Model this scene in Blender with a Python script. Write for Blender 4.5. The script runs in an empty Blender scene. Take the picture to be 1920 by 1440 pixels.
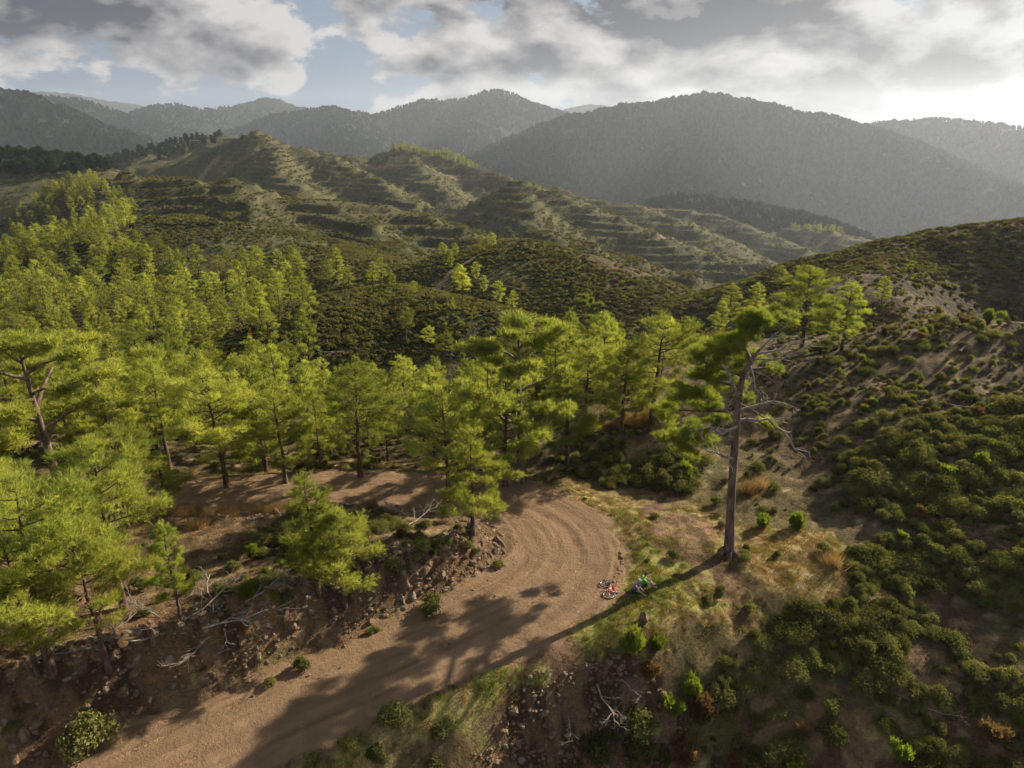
import bpy, bmesh, math, random
import numpy as np
from math import radians, sin, cos, pi
from mathutils import Vector, Matrix

random.seed(7)
RNG = np.random.default_rng(7)

# ------------------------------------------------------------------ camera, sky, sun, exposure
CAM_Z, PITCH, FPX = 26.0, 20.2, 1331.0          # drone 26 m above the turn-out, 24 mm equivalent lens
SUN_AZ, SUN_EL = 54.6, 26.0                     # degrees right of the view direction / above the horizon
scene = bpy.context.scene
COL = scene.collection
cam_d = bpy.data.cameras.new('camera'); cam = bpy.data.objects.new('camera', cam_d); COL.objects.link(cam)
cam.location = (0, 0, CAM_Z); cam.rotation_euler = (radians(90 - PITCH), 0, 0)
cam_d.sensor_width = 36; cam_d.lens = 36 * FPX / 1920; cam_d.clip_start = 0.5; cam_d.clip_end = 60000
scene.camera = cam
sun_d = bpy.data.lights.new('sun', 'SUN'); sun = bpy.data.objects.new('sun', sun_d); COL.objects.link(sun)
sun_d.energy = 5.0; sun_d.angle = radians(0.5); sun_d.color = (1.0, 0.86, 0.66)
SUN = Vector((sin(radians(SUN_AZ)) * cos(radians(SUN_EL)), cos(radians(SUN_AZ)) * cos(radians(SUN_EL)), sin(radians(SUN_EL))))
sun.rotation_euler = (-SUN).to_track_quat('-Z', 'Y').to_euler()
sun.location = (60, 45, 60)
scene.view_settings.view_transform = 'Standard'; scene.view_settings.look = 'None'
scene.view_settings.gamma = 1.0; scene.view_settings.exposure = 1.12
scene.render.engine = 'CYCLES'; scene.render.filter_size = 0.9
cy = scene.cycles
cy.max_bounces = 5; cy.diffuse_bounces = 2; cy.glossy_bounces = 1; cy.transmission_bounces = 3
cy.transparent_max_bounces = 4; cy.volume_bounces = 0; cy.caustics_reflective = False; cy.caustics_refractive = False
cy.use_denoising = True; cy.use_adaptive_sampling = True; cy.adaptive_threshold = 0.02; cy.sample_clamp_indirect = 4.0


class NT:
    """tiny helper to write node trees"""
    def __init__(s, tree):
        s.t = tree; tree.nodes.clear()
    def n(s, typ, **kw):
        nd = s.t.nodes.new(typ)
        for k, v in kw.items(): setattr(nd, k, v)
        return nd
    def l(s, a, b): s.t.links.new(a, b)
    def put(s, sock, v):
        if isinstance(v, bpy.types.NodeSocket): s.l(v, sock)
        elif v is not None: sock.default_value = v
    def m(s, op, a, b=None, c=None, clamp=False):
        nd = s.n('ShaderNodeMath', operation=op, use_clamp=clamp)
        s.put(nd.inputs[0], a)
        if b is not None: s.put(nd.inputs[1], b)
        if c is not None: s.put(nd.inputs[2], c)
        return nd.outputs[0]
    def mix(s, f, a, b, blend='MIX'):
        nd = s.n('ShaderNodeMix', data_type='RGBA', blend_type=blend)
        s.put(nd.inputs[0], f)
        for sock, v in ((nd.inputs[6], a), (nd.inputs[7], b)):
            s.put(sock, (*v, 1) if isinstance(v, tuple) and len(v) == 3 else v)
        return nd.outputs[2]
    def noise(s, vec, scale, detail=4, rough=0.55, dist=0.0):
        nd = s.n('ShaderNodeTexNoise'); nd.inputs['Scale'].default_value = scale
        nd.inputs['Detail'].default_value = detail; nd.inputs['Roughness'].default_value = rough
        nd.inputs['Distortion'].default_value = dist
        if vec is not None: s.l(vec, nd.inputs['Vector'])
        return nd.outputs['Fac']
    def ramp(s, f, lo, hi, a=0.0, b=1.0, smooth=True):
        nd = s.n('ShaderNodeMapRange', interpolation_type='SMOOTHSTEP' if smooth else 'LINEAR')
        s.put(nd.inputs[0], f)
        for i, v in enumerate((lo, hi, a, b)): s.put(nd.inputs[1 + i], v)
        return nd.outputs[0]
    def attr(s, name):
        return s.n('ShaderNodeAttribute', attribute_name=name).outputs['Fac']
    def mapping(s, vec, scale=(1, 1, 1), loc=(0, 0, 0)):
        nd = s.n('ShaderNodeMapping'); nd.inputs['Scale'].default_value = scale; nd.inputs['Location'].default_value = loc
        s.l(vec, nd.inputs['Vector']); return nd.outputs[0]


world = bpy.data.worlds.new('World'); scene.world = world; world.use_nodes = True
def build_sky():
    b = NT(world.node_tree)
    sky = b.n('ShaderNodeTexSky', sky_type='NISHITA', sun_disc=False, sun_elevation=radians(SUN_EL), sun_rotation=radians(SUN_AZ),
              altitude=600, air_density=1.0, dust_density=0.4, ozone_density=2.0)
    d = b.n('ShaderNodeTexCoord').outputs['Generated']
    sep = b.n('ShaderNodeSeparateXYZ'); b.l(d, sep.inputs[0]); x, y, z = sep.outputs
    az = b.m('MULTIPLY', b.m('ARCTAN2', x, y), 57.29578)                       # degrees right of north
    el = b.m('MULTIPLY', b.m('ARCSINE', z), 57.29578)
    up = b.n('ShaderNodeCombineXYZ'); b.l(x, up.inputs[0]); b.l(y, up.inputs[1]); b.l(b.m('MAXIMUM', z, .17), up.inputs[2]); b.l(up.outputs[0], sky.inputs['Vector'])   # the haze below covers the yellow horizon line
    dot = b.n('ShaderNodeVectorMath', operation='DOT_PRODUCT'); b.l(d, dot.inputs[0]); dot.inputs[1].default_value = SUN
    sd = b.m('MAXIMUM', dot.outputs['Value'], 0.0)
    glow = b.ramp(sd, .62, .98)                                               # clouds are bright around the sun
    # cumulus field: noise on the direction, flattened, with the big banks of the day added where they float
    def cloud_noise(off, detail, rough):
        return b.noise(b.mapping(d, (1, 1, 2.0), off), 10.0, detail, rough)
    def bank(az0, el0, ra, re, amp):
        p = b.m('MULTIPLY_ADD', az, 1 / ra, -az0 / ra); q = b.m('MULTIPLY_ADD', el, 1 / re, -el0 / re)
        s = b.m('MULTIPLY_ADD', q, q, b.m('MULTIPLY', p, p))
        return b.m('MULTIPLY', b.m('EXPONENT', b.m('MULTIPLY', s, -1.0)), amp)
    banks = None
    for a in CLOUD_BANKS:
        k = bank(*a); banks = k if banks is None else b.m('ADD', banks, k)
    dark = None
    for a in DARK_BANKS:
        k = bank(*a); dark = k if dark is None else b.m('ADD', dark, k)
    n0 = cloud_noise((0, 0, 0), 7, .60)
    s0, s1 = cloud_noise((0, 0, 0), 4, .5), cloud_noise((0.018, 0.014, 0.042), 4, .5)   # the field here and a step towards the sun
    hi = b.ramp(el, 0.0, 5.0, -0.04, 0.0)
    dens = b.m('ADD', b.m('ADD', n0, banks), hi)
    cov = b.ramp(dens, 0.48, 0.57)
    thick = b.ramp(b.m('ADD', b.m('ADD', b.m('ADD', b.m('MULTIPLY', s0, .5), b.m('MULTIPLY', n0, .5)), banks), dark), 0.50, 1.06, 0, 1.08, False)
    lit = b.ramp(b.m('ADD', b.m('SUBTRACT', s0, s1), b.m('MULTIPLY', b.m('SUBTRACT', n0, s0), 1.0)), -0.12, 0.15, 0, 1, False)    # faces turned to the sun
    bright = b.mix(glow, CLOUD_LIT, CLOUD_GLOW)
    shade = b.mix(glow, CLOUD_SHADE, CLOUD_SHADE_GLOW)
    dk = b.m('ADD', b.m('MULTIPLY', thick, 1.2), b.m('MULTIPLY', b.m('SUBTRACT', .5, lit), 1.1), clamp=True)
    cloud = b.mix(dk, bright, shade)
    clear = b.mix(1.0, sky.outputs[0], (SKY_K, SKY_K, SKY_K), 'MULTIPLY')
    clear = b.mix(.45, clear, (1.55, 1.75, 2.0))                              # thin veil of high cloud
    halo = b.m('MULTIPLY', b.m('POWER', sd, 7.0), HALO)
    clear = b.mix(1.0, clear, b.mix(halo, (0, 0, 0), (1.0, 0.97, 0.93)), 'ADD')
    base = b.mix(cov, clear, cloud)
    bg = b.n('ShaderNodeBackground'); b.l(base, bg.inputs['Color']); bg.inputs['Strength'].default_value = 0.1
    out = b.n('ShaderNodeOutputWorld'); b.l(bg.outputs[0], out.inputs['Surface'])
SKY_K, HALO = 0.36, 0.05
# big clouds of the day: azimuth, elevation, half width, half height (degrees), amount
CLOUD_BANKS = [(-31, 6.0, 8, 1.7, .16), (-21, 6.6, 8, 2.2, .18), (-29, 3.6, 10, 1.0, .13), (-2, 5.4, 9, 2.4, .17), (12, 7.4, 8, 2.0, .20), (-20, 2.2, 8, 1.0, -.12), (-12.5, 4.0, 2.2, 2.6, -.08),
               (7, 2.6, 9, 1.6, .14), (20, 3.0, 14, 2.6, .17), (32, 4.5, 14, 5, .18), (-15.8, 2.7, 1.0, 1.0, .20), (-12.5, 1.9, .8, .5, .12)]
DARK_BANKS = [(-32, 6.2, 7, 1.7, .30), (-5, 8.6, 8, 1.6, .26), (-2, 3.8, 9, 1.0, .14), (-21, 4.6, 8, .9, .12), (13, 7.2, 9.5, 1.9, .30), (30, 4, 12, 4, .0), (19, 3.0, 9, 2.0, -.04), (7, 2.4, 8, 1.4, -.10)]
CLOUD_LIT, CLOUD_SHADE = (3.15, 3.05, 2.95), (.36, .37, .48)
CLOUD_GLOW, CLOUD_SHADE_GLOW = (3.05, 3.05, 3.1), (.62, .63, .68)
build_sky()
world.cycles.sampling_method = 'MANUAL'; world.cycles.sample_map_resolution = 512

# ------------------------------------------------------------------ picture <-> world helpers (photo is 1920 x 1440)
SP, CP = sin(radians(PITCH)), cos(radians(PITCH))
def ray(px, py):
    u, v = (px - 960) / FPX, (py - 720) / FPX
    return np.array([u, CP - v * SP, -(SP + v * CP)])
def wp(px, py, depth): return np.array([0, 0, CAM_Z]) + ray(px, py) * depth
def gp(px, py, Z):
    r = ray(px, py); return np.array([0, 0, CAM_Z]) + r * ((Z - CAM_Z) / r[2])
def at_y(px, py, Y):
    r = ray(px, py); return np.array([0, 0, CAM_Z]) + r * (Y / r[1])
def project(P):
    P = np.asarray(P, float); x, y, z = P[..., 0], P[..., 1], P[..., 2] - CAM_Z
    dep = y * CP - z * SP; up = y * SP + z * CP
    return 960 + FPX * x / dep, 720 - FPX * up / dep, dep
# ------------------------------------------------------------------ terrain height field
_tab = np.random.default_rng(3).random((256, 256))
def vnoise(x, y, seed=0):
    x = x + seed * 17.31; y = y + seed * 9.73
    xi, yi = np.floor(x).astype(int), np.floor(y).astype(int); fx, fy = x - xi, y - yi
    fx, fy = fx * fx * fx * (fx * (fx * 6 - 15) + 10), fy * fy * fy * (fy * (fy * 6 - 15) + 10)
    a, b_, c, d = _tab[xi & 255, yi & 255], _tab[(xi + 1) & 255, yi & 255], _tab[xi & 255, (yi + 1) & 255], _tab[(xi + 1) & 255, (yi + 1) & 255]
    return (a + (b_ - a) * fx) * (1 - fy) + (c + (d - c) * fx) * fy - 0.5
def fbm(x, y, octaves=4, seed=0, gain=0.5):
    t, a, f = 0, 1.0, 1.0
    for k in range(octaves):
        t = t + a * vnoise(x * f * (0.8 if k % 2 else 1) + y * f * (0.6 if k % 2 else 0), y * f * (0.8 if k % 2 else 1) - x * f * (0.6 if k % 2 else 0), seed + k)
        a *= gain; f *= 2.03
    return t
def sstep(a, b, x):
    t = np.clip((x - a) / (b - a), 0, 1); return t * t * (3 - 2 * t)

# centre line of the dirt road (Z = 0 plane) and its half width
ROAD_PX = [(295, 1440, 3.0), (520, 1335, 3.0), (710, 1252, 3.0), (880, 1180, 3.1), (1000, 1120, 3.5), (1062, 1058, 3.8), (1052, 998, 3.6),
           (990, 955, 3.1), (890, 928, 2.8), (760, 919, 2.7), (640, 914, 2.6), (500, 924, 2.5), (360, 930, 2.4), (200, 938, 2.3)]
_rp = [(*gp(a, b, 0)[:2], w) for a, b, w in ROAD_PX]
_d0 = np.array(_rp[0][:2]) - np.array(_rp[1][:2]); _d0 /= np.linalg.norm(_d0)
_rp = [(_rp[0][0] + _d0[0] * 30, _rp[0][1] + _d0[1] * 30, 3.0), (_rp[0][0] + _d0[0] * 14, _rp[0][1] + _d0[1] * 14, 3.0)] + _rp
_d1 = np.array(_rp[-1][:2]) - np.array(_rp[-2][:2]); _d1 /= np.linalg.norm(_d1)
_rp += [(_rp[-1][0] + _d1[0] * 14, _rp[-1][1] + _d1[1] * 14 + 1, 2.3), (_rp[-1][0] + _d1[0] * 30, _rp[-1][1] + _d1[1] * 30 + 4, 2.3)]
def catmull(P, n):
    P = np.array(P, float); out = []
    Q = np.vstack([2 * P[0] - P[1], P, 2 * P[-1] - P[-2]])
    for i in range(1, len(Q) - 2):
        for t in np.linspace(0, 1, n, endpoint=False):
            a, b, c, d = Q[i - 1:i + 3]
            out.append(0.5 * (2 * b + (c - a) * t + (2 * a - 5 * b + 4 * c - d) * t * t + (3 * b - a - 3 * c + d) * t ** 3))
    out.append(P[-1]); return np.array(out)
ROAD = catmull(_rp, 8)
def road_dist(x, y):
    """distance to the road's edge (negative on the road) and signed offset from the centre line (positive = outside of the bend)"""
    best = np.full(x.shape, 1e9); off = np.zeros(x.shape)
    for i in range(len(ROAD) - 1):
        a, b = ROAD[i], ROAD[i + 1]; dx, dy = b[0] - a[0], b[1] - a[1]; L = dx * dx + dy * dy
        t = np.clip(((x - a[0]) * dx + (y - a[1]) * dy) / L, 0, 1)
        ex, ey = x - a[0] - t * dx, y - a[1] - t * dy; d = np.sqrt(ex * ex + ey * ey); w = a[2] + (b[2] - a[2]) * t
        m = d - w < best; best = np.where(m, d - w, best)
        off = np.where(m, d * np.sign(ex * dy - ey * dx), off)
    return best, off

# near ground: points read off the photograph with their estimated level (m above the turn-out)
NEAR = [(1150, 1110, 0), (1200, 1125, 0), (1300, 1060, .1), (1365, 1040, .1), (1250, 960, 0), (1110, 940, -.1), (1000, 922, -.1), (880, 900, -.1),
        (640, 893, 0), (400, 915, .1), (250, 925, .2), (1450, 1000, .2), (1580, 1080, 0), (1500, 1110, -.3), (1400, 1130, -.5), (1300, 1110, 0),
        (800, 1230, 0), (600, 1320, 0), (420, 1410, 0), (960, 1235, -.05), (1110, 1185, -.05), (750, 1325, -.05), (560, 1400, -.05),
        (1190, 1190, -.3), (1010, 1265, -.5), (860, 1320, -.5), (1050, 1330, -2.6), (1050, 1440, -6), (850, 1400, -2.6), (700, 1440, -2.4),
        (1200, 1300, -2.4), (1200, 1440, -6.3), (1350, 1240, -1.9), (1350, 1440, -6), (1450, 1200, -1.7), (1500, 1440, -5.6), (1600, 1300, -3.2),
        (1600, 1160, -1.2), (1750, 1150, -1.8), (1750, 1440, -4.6), (1920, 1440, -4), (1900, 1250, -1.8), (1700, 1030, .2), (1900, 1050, .8),
        (1500, 960, .3), (1600, 940, 1.0), (1900, 930, 2.4), (1450, 860, .9), (1700, 850, 3.0), (1900, 800, 4.6), (1400, 790, 1.5), (1500, 750, 2.8),
        (1700, 700, 5.2), (1900, 670, 7.0), (1920, 592, 8.6), (1800, 590, 8.2), (1700, 612, 7.2), (1630, 640, 6.0), (1578, 657, 5.3), (1505, 655, 4.9),
        (1400, 640, 3.9), (1300, 640, 2.6), (1130, 890, -.7), (1200, 905, -.6), (1250, 840, .9), (1190, 800, 1.5), (1100, 800, .8), (1280, 730, 2.6), (1350, 705, 3.4),
        # mound inside the bend
        (905, 1000, 1.22), (840, 1005, 2.32), (760, 1040, 3.05), (680, 1090, 3.17), (560, 1150, 3.17), (430, 1205, 3.17), (300, 1255, 3.05), (150, 1320, 2.93), (0, 1390, 2.81),
        (700, 985, 2.07), (560, 1000, 1.95), (600, 1060, 3.05), (420, 1000, 1.59), (400, 1110, 3.05), (250, 1010, 1.71), (100, 1010, 1.95), (200, 1150, 3.29), (50, 1200, 3.66),
        # valley behind the road
        (960, 880, -.8), (700, 872, -.9), (500, 885, -.6), (300, 900, 0), (100, 905, .8), (900, 810, -2.5), (600, 800, -3.2), (300, 800, -2), (0, 800, .5)]
NEAR_W = [(-62, 82, -3), (-30, 86, -6.5), (0, 88, -7.5), (25, 92, -3.5), (-85, 92, 0), (-92, 60, 3), (-62, 40, 3), (-45, 22, 3), (-38, 6, 1.5), (-24, 12, 0.6), (0, 4, -17), (30, 4, -15), (-15, 8, -5.5),
          (60, 10, -9), (80, 40, 7), (80, 70, 9), (60, 82, 6), (40, 82, 3), (70, 100, 4), (45, 105, 0), (-15, -20, -20), (0, 110, -9), (-50, 110, -6), (-100, 110, -2)]
_C = np.array([gp(*a) for a in NEAR] + [np.array(a, float) for a in NEAR_W])
def _tps(r2): return 0.5 * r2 * np.log(r2 + 1e-9)
_n = len(_C); _K = _tps(((_C[:, None, :2] - _C[None, :, :2]) ** 2).sum(-1)) + np.eye(_n) * 4.0
_P = np.c_[np.ones(_n), _C[:, :2]]
_S = np.linalg.solve(np.block([[_K, _P], [_P.T, np.zeros((3, 3))]]), np.r_[_C[:, 2], 0, 0, 0])
def near_height(x, y):
    h = _S[_n] + _S[_n + 1] * x + _S[_n + 2] * y
    for i in range(_n): h = h + _S[i] * _tps((x - _C[i, 0]) ** 2 + (y - _C[i, 1]) ** 2)
    return h

# crests of hills and mountains: (photo x, photo y, distance), slope either side, roundness of the crest
RIDGES = [
    ([(540, 610, 96), (640, 560, 106), (720, 546, 110), (800, 566, 106), (870, 602, 98), (930, 645, 90)], .44, 9),
    ([(740, 545, 178), (820, 505, 180), (900, 470, 180), (985, 455, 176), (1070, 478, 170), (1160, 515, 162), (1240, 560, 153), (1290, 600, 143)], .43, 9),
    ([(215, 445, 226), (290, 410, 227), (345, 404, 226), (430, 415, 222), (520, 445, 213), (640, 480, 200), (740, 508, 190), (800, 525, 180)], .34, 12),
    ([(960, 440, 325), (1010, 430, 322), (1080, 450, 315), (1180, 480, 305), (1270, 510, 298), (1400, 545, 285)], .50, 7),
    ([(150, 345, 402), (240, 325, 406), (330, 330, 406), (430, 338, 402), (520, 370, 396), (620, 378, 392), (720, 385, 386), (800, 410, 376), (900, 440, 362), (960, 462, 350)], .50, 9),
    ([(620, 380, 392), (690, 420, 350), (740, 465, 305)], .62, 8), ([(430, 340, 402), (470, 385, 350), (500, 420, 310)], .62, 8),
    ([(800, 392, 605), (900, 375, 606), (980, 345, 600), (1060, 365, 582), (1120, 395, 562), (1200, 430, 540), (1300, 455, 525), (1400, 482, 508), (1470, 508, 490)], .50, 10),
    ([(980, 347, 600), (1010, 400, 520), (1030, 440, 455)], .62, 10),
    ([(200, 326, 800), (330, 302, 805), (400, 272, 806), (490, 250, 800), (560, 275, 790), (620, 290, 770), (690, 330, 690), (760, 372, 610)], .56, 9),
    ([(490, 252, 800), (520, 310, 700), (560, 350, 600)], .66, 10),
    ([(600, 280, 985), (680, 290, 990), (760, 280, 1000), (830, 287, 985), (880, 310, 940), (960, 335, 880), (1040, 352, 820), (1180, 380, 780), (1310, 425, 720)], .50, 12),
    ([(760, 282, 1000), (790, 320, 880), (830, 355, 760)], .62, 10),
    ([(1150, 378, 990), (1260, 388, 970), (1340, 402, 930), (1440, 435, 860), (1540, 490, 780)], .50, 12),
    ([(1270, 378, 1260), (1380, 386, 1250), (1480, 405, 1200), (1560, 428, 1120), (1660, 465, 1030)], .46, 18), ([(1480, 425, 1000), (1550, 428, 960), (1640, 462, 900)], .5, 14),
    ([(0, 292, 620), (100, 305, 600), (200, 322, 560)], .4, 25), ([(260, 290, 1000), (340, 268, 1050), (430, 258, 1050), (480, 262, 1000)], .46, 20),
    # the shaded spur behind the two pines
    ([(1230, 608, 140), (1300, 580, 139), (1380, 545, 138), (1470, 510, 136), (1560, 480, 134), (1700, 450, 131), (1800, 430, 129), (1920, 417, 127), (2150, 395, 124)], .55, 6),
    ([(1700, 452, 131), (1640, 500, 116), (1620, 540, 104)], .62, 6),
    # mountains
    ([(880, 315, 2100), (1000, 262, 2400), (1080, 225, 2600), (1180, 200, 2700), (1320, 184, 2700), (1420, 196, 2600), (1520, 216, 2500), (1610, 242, 2400), (1720, 295, 2200), (1850, 350, 2000), (1990, 400, 1900)], .44, 90),
    ([(1320, 186, 2700), (1300, 260, 2200), (1260, 330, 1800)], .55, 60), ([(1080, 226, 2600), (1020, 280, 2200), (960, 330, 1800)], .55, 60),
    ([(1600, 240, 3000), (1680, 230, 3000), (1760, 226, 3000), (1850, 234, 2900), (1920, 244, 2800), (2150, 230, 2800)], .39, 60),
    ([(430, 250, 3300), (530, 215, 3500), (620, 207, 3600), (700, 219, 3700), (800, 190, 3900), (870, 188, 4000), (925, 175, 4000), (990, 196, 3900), (1090, 222, 3700)], .47, 80),
    ([(925, 176, 4000), (860, 250, 3200), (800, 300, 2500)], .58, 80), ([(620, 208, 3600), (640, 270, 2800)], .58, 80),
    ([(200, 248, 3700), (300, 202, 4200), (330, 198, 4200), (370, 209, 4400), (440, 199, 4600), (500, 182, 4800), (560, 200, 4800), (640, 212, 4600)], .52, 90),
    ([(300, 202, 4200), (250, 260, 3200)], .58, 80),
    ([(-120, 145, 2200), (0, 174, 2300), (60, 206, 2400), (130, 238, 2300), (200, 270, 2100)], .47, 70),
    ([(-40, 178, 3500), (60, 182, 3600), (130, 187, 3600), (200, 212, 3600), (270, 230, 3500)], .47, 80),
    ([(0, 169, 7000), (90, 172, 7000), (200, 190, 7200), (300, 205, 7500)], .29, 300),
    ([(1040, 208, 5600), (1110, 196, 6000), (1160, 201, 6000)], .39, 150), ([(1500, 224, 8000), (1750, 221, 8000), (1920, 222, 8000), (2150, 219, 8000)], .26, 400)]
_R = [([wp(*p) for p in P], s, r) for P, s, r in RIDGES]
def far_height(x, y):
    r = np.hypot(x, y); k = np.clip(r * 0.006, 0.7, 20)
    warp = np.clip(r * 0.014, 2, 45); sc = np.clip(r * 0.06, 9, 150)
    wx, wy = x + fbm(x / 60, y / 60, 3, 11) * warp, y + fbm(x / 60, y / 60, 3, 23) * warp
    side = sstep(-250, 150, x); left = (1 - sstep(-70, 0, x)) * (1 - sstep(240, 330, r))
    base = -9 - 16 * sstep(95, 190, r) * (1 - .85 * left) - (.10 + .20 * side) * np.clip(r - 150, 0, 750) * (1 - .6 * left) - 60 * sstep(1500, 4000, r)
    hs = [base]
    for P, s, rd in _R:
        best = np.full(x.shape, -1e9)
        for a, b in zip(P[:-1], P[1:]):
            dx, dy = b[0] - a[0], b[1] - a[1]; L = dx * dx + dy * dy
            t = np.clip(((wx - a[0]) * dx + (wy - a[1]) * dy) / L, 0, 1)
            d = np.hypot(wx - a[0] - t * dx, wy - a[1] - t * dy)
            best = np.maximum(best, a[2] + (b[2] - a[2]) * t - s * (np.sqrt(d * d + rd * rd) - rd))
        hs.append(best)
    mx = np.max(hs, 0); acc = 0
    for h in hs: acc = acc + np.exp(np.clip((h - mx) / k, -40, 0))
    h = mx + k * np.log(acc)
    # gullies, then ploughed terraces on the burnt hills
    g = np.abs(fbm(x / 90, y / 90, 3, 31)) ; h = h - (0.12 - g).clip(0) * np.clip((r - 130) * 0.05, 0, 55)
    h = h + fbm(x / 9, y / 9, 3, 61) * np.clip(r * 0.004, .4, .7) + fbm(x / 45, y / 45, 3, 67) * np.clip(r * 0.006, 0, 9)
    ta = sstep(200, 300, r) * (1 - sstep(1150, 1400, r)) * sstep(-330, -200, x + 0.12 * y)
    step = 4.2; q = (h + fbm(x / 90, y / 90, 2, 5) * 3.0) / step; f = q - np.floor(q)
    h = h + ta * step * 0.8 * (sstep(0.62, 1.0, f) - f)
    return h
def H(x, y, detail=True):
    x = np.asarray(x, float); y = np.asarray(y, float); r = np.hypot(x, y); h = np.zeros(x.shape)
    w = sstep(80, 102, r)
    m = r < 103
    if m.any():
        xm, ym = x[m], y[m]; hn = near_height(xm, ym)
        e, off = road_dist(xm, ym)
        rough = sstep(0.0, 3.0, e)
        if detail:
            hn = hn + rough * (fbm(xm / 7, ym / 7, 3, 41) * 0.7 + fbm(xm / 1.1, ym / 1.1, 3, 43) * 0.16)
        rd = fbm(xm / 9, ym / 9, 2, 47) * 0.12
        b = sstep(0.15, 2.3 + fbm(xm / 3, ym / 3, 2, 49) * 1.2, e)
        hh = rd + (hn - rd) * b
        if detail:      # broken rock in the cut bank: hummocks and slots
            cut = sstep(.25, .8, b) * (1 - sstep(1.6, 4.2, e)) * sstep(0.7, 1.6, hn)
            rk = np.abs(fbm(xm / 1.3, ym / 1.3, 3, 53)) * 0.75 + np.abs(fbm(xm / 0.45, ym / 0.45, 2, 59)) * 0.3
            hh = hh + cut * (rk - 0.22)
        h[m] = hh
    m2 = r > 79
    if m2.any():
        hf = far_height(x[m2], y[m2]); rr = r[m2]
        h[m2] = h[m2] * (1 - w[m2]) + hf * w[m2]
    return h
def ground_at(pxs):
    """where the view rays of these photo points meet the terrain"""
    R = np.array([ray(a, b) for a, b in pxs]); t = np.full(len(R), 18.0); hit = np.zeros(len(R), bool); lo = t.copy()
    for k in range(420):
        P = R * t[:, None]; below = (P[:, 2] + CAM_Z) < H(P[:, 0], P[:, 1])
        hit |= below
        if hit.all(): break
        lo = np.where(hit, lo, t); t = np.where(hit, t, t * 1.011 + 0.05)
        if t[~hit].size and t[~hit].min() > 6000: break
    hi = t.copy()
    for k in range(12):
        mid = (lo + hi) / 2; P = R * mid[:, None]; b = (P[:, 2] + CAM_Z) < H(P[:, 0], P[:, 1])
        hi = np.where(b, mid, hi); lo = np.where(b, lo, mid)
    P = R * hi[:, None]; P[:, 2] = H(P[:, 0], P[:, 1]); return P

def mesh_obj(name, V, F, mat=None, parent=None, smooth=True, link=True, attrs=None):
    me = bpy.data.meshes.new(name)
    V = np.asarray(V, np.float32)
    if isinstance(F, np.ndarray):
        k = F.shape[1]; me.vertices.add(len(V)); me.vertices.foreach_set('co', V.ravel())
        me.loops.add(F.size); me.loops.foreach_set('vertex_index', F.ravel().astype(np.int32))
        me.polygons.add(len(F)); me.polygons.foreach_set('loop_start', np.arange(0, F.size, k, dtype=np.int32))
        me.update(calc_edges=True)
    else:
        me.from_pydata([tuple(v) for v in V.tolist()], [], F); me.update()
    if smooth and len(me.polygons): me.polygons.foreach_set('use_smooth', np.ones(len(me.polygons), bool))
    for k, v in (attrs or {}).items():
        a = me.attributes.new(k, 'FLOAT', 'POINT'); a.data.foreach_set('value', np.asarray(v, np.float32))
    if mat: me.materials.append(mat)
    ob = bpy.data.objects.new(name, me)
    if link: COL.objects.link(ob)
    if parent: ob.parent = parent
    return ob
def tag(o, label=None, cat=None, group=None, kind=None):
    for k, v in (('label', label), ('category', cat), ('group', group), ('kind', kind)):
        if v: o[k] = v
    return o
def new_mat(name):
    m = bpy.data.materials.new(name); m.use_nodes = True; return m, NT(m.node_tree)
def finish(b, color, rough=0.9, bump=None, strength=0.5, dist=0.1, spec=0.2):
    p = b.n('ShaderNodeBsdfPrincipled'); b.put(p.inputs['Base Color'], (*color, 1) if isinstance(color, tuple) else color)
    b.put(p.inputs['Roughness'], rough); p.inputs['Specular IOR Level'].default_value = spec
    if bump is not None:
        bp = b.n('ShaderNodeBump'); bp.inputs['Strength'].default_value = strength; bp.inputs['Distance'].default_value = dist
        b.l(bump, bp.inputs['Height']); b.l(bp.outputs[0], p.inputs['Normal'])
    o = b.n('ShaderNodeOutputMaterial'); b.l(p.outputs[0], o.inputs['Surface']); return p

def in_poly(px, py, poly):
    px, py = np.asarray(px), np.asarray(py); inside = np.zeros(px.shape, bool); n = len(poly)
    for i in range(n):
        (x1, y1), (x2, y2) = poly[i], poly[(i + 1) % n]
        c = ((y1 > py) != (y2 > py)) & (px < (x2 - x1) * (py - y1) / ((y2 - y1) + 1e-12) + x1); inside ^= c
    return inside

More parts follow.
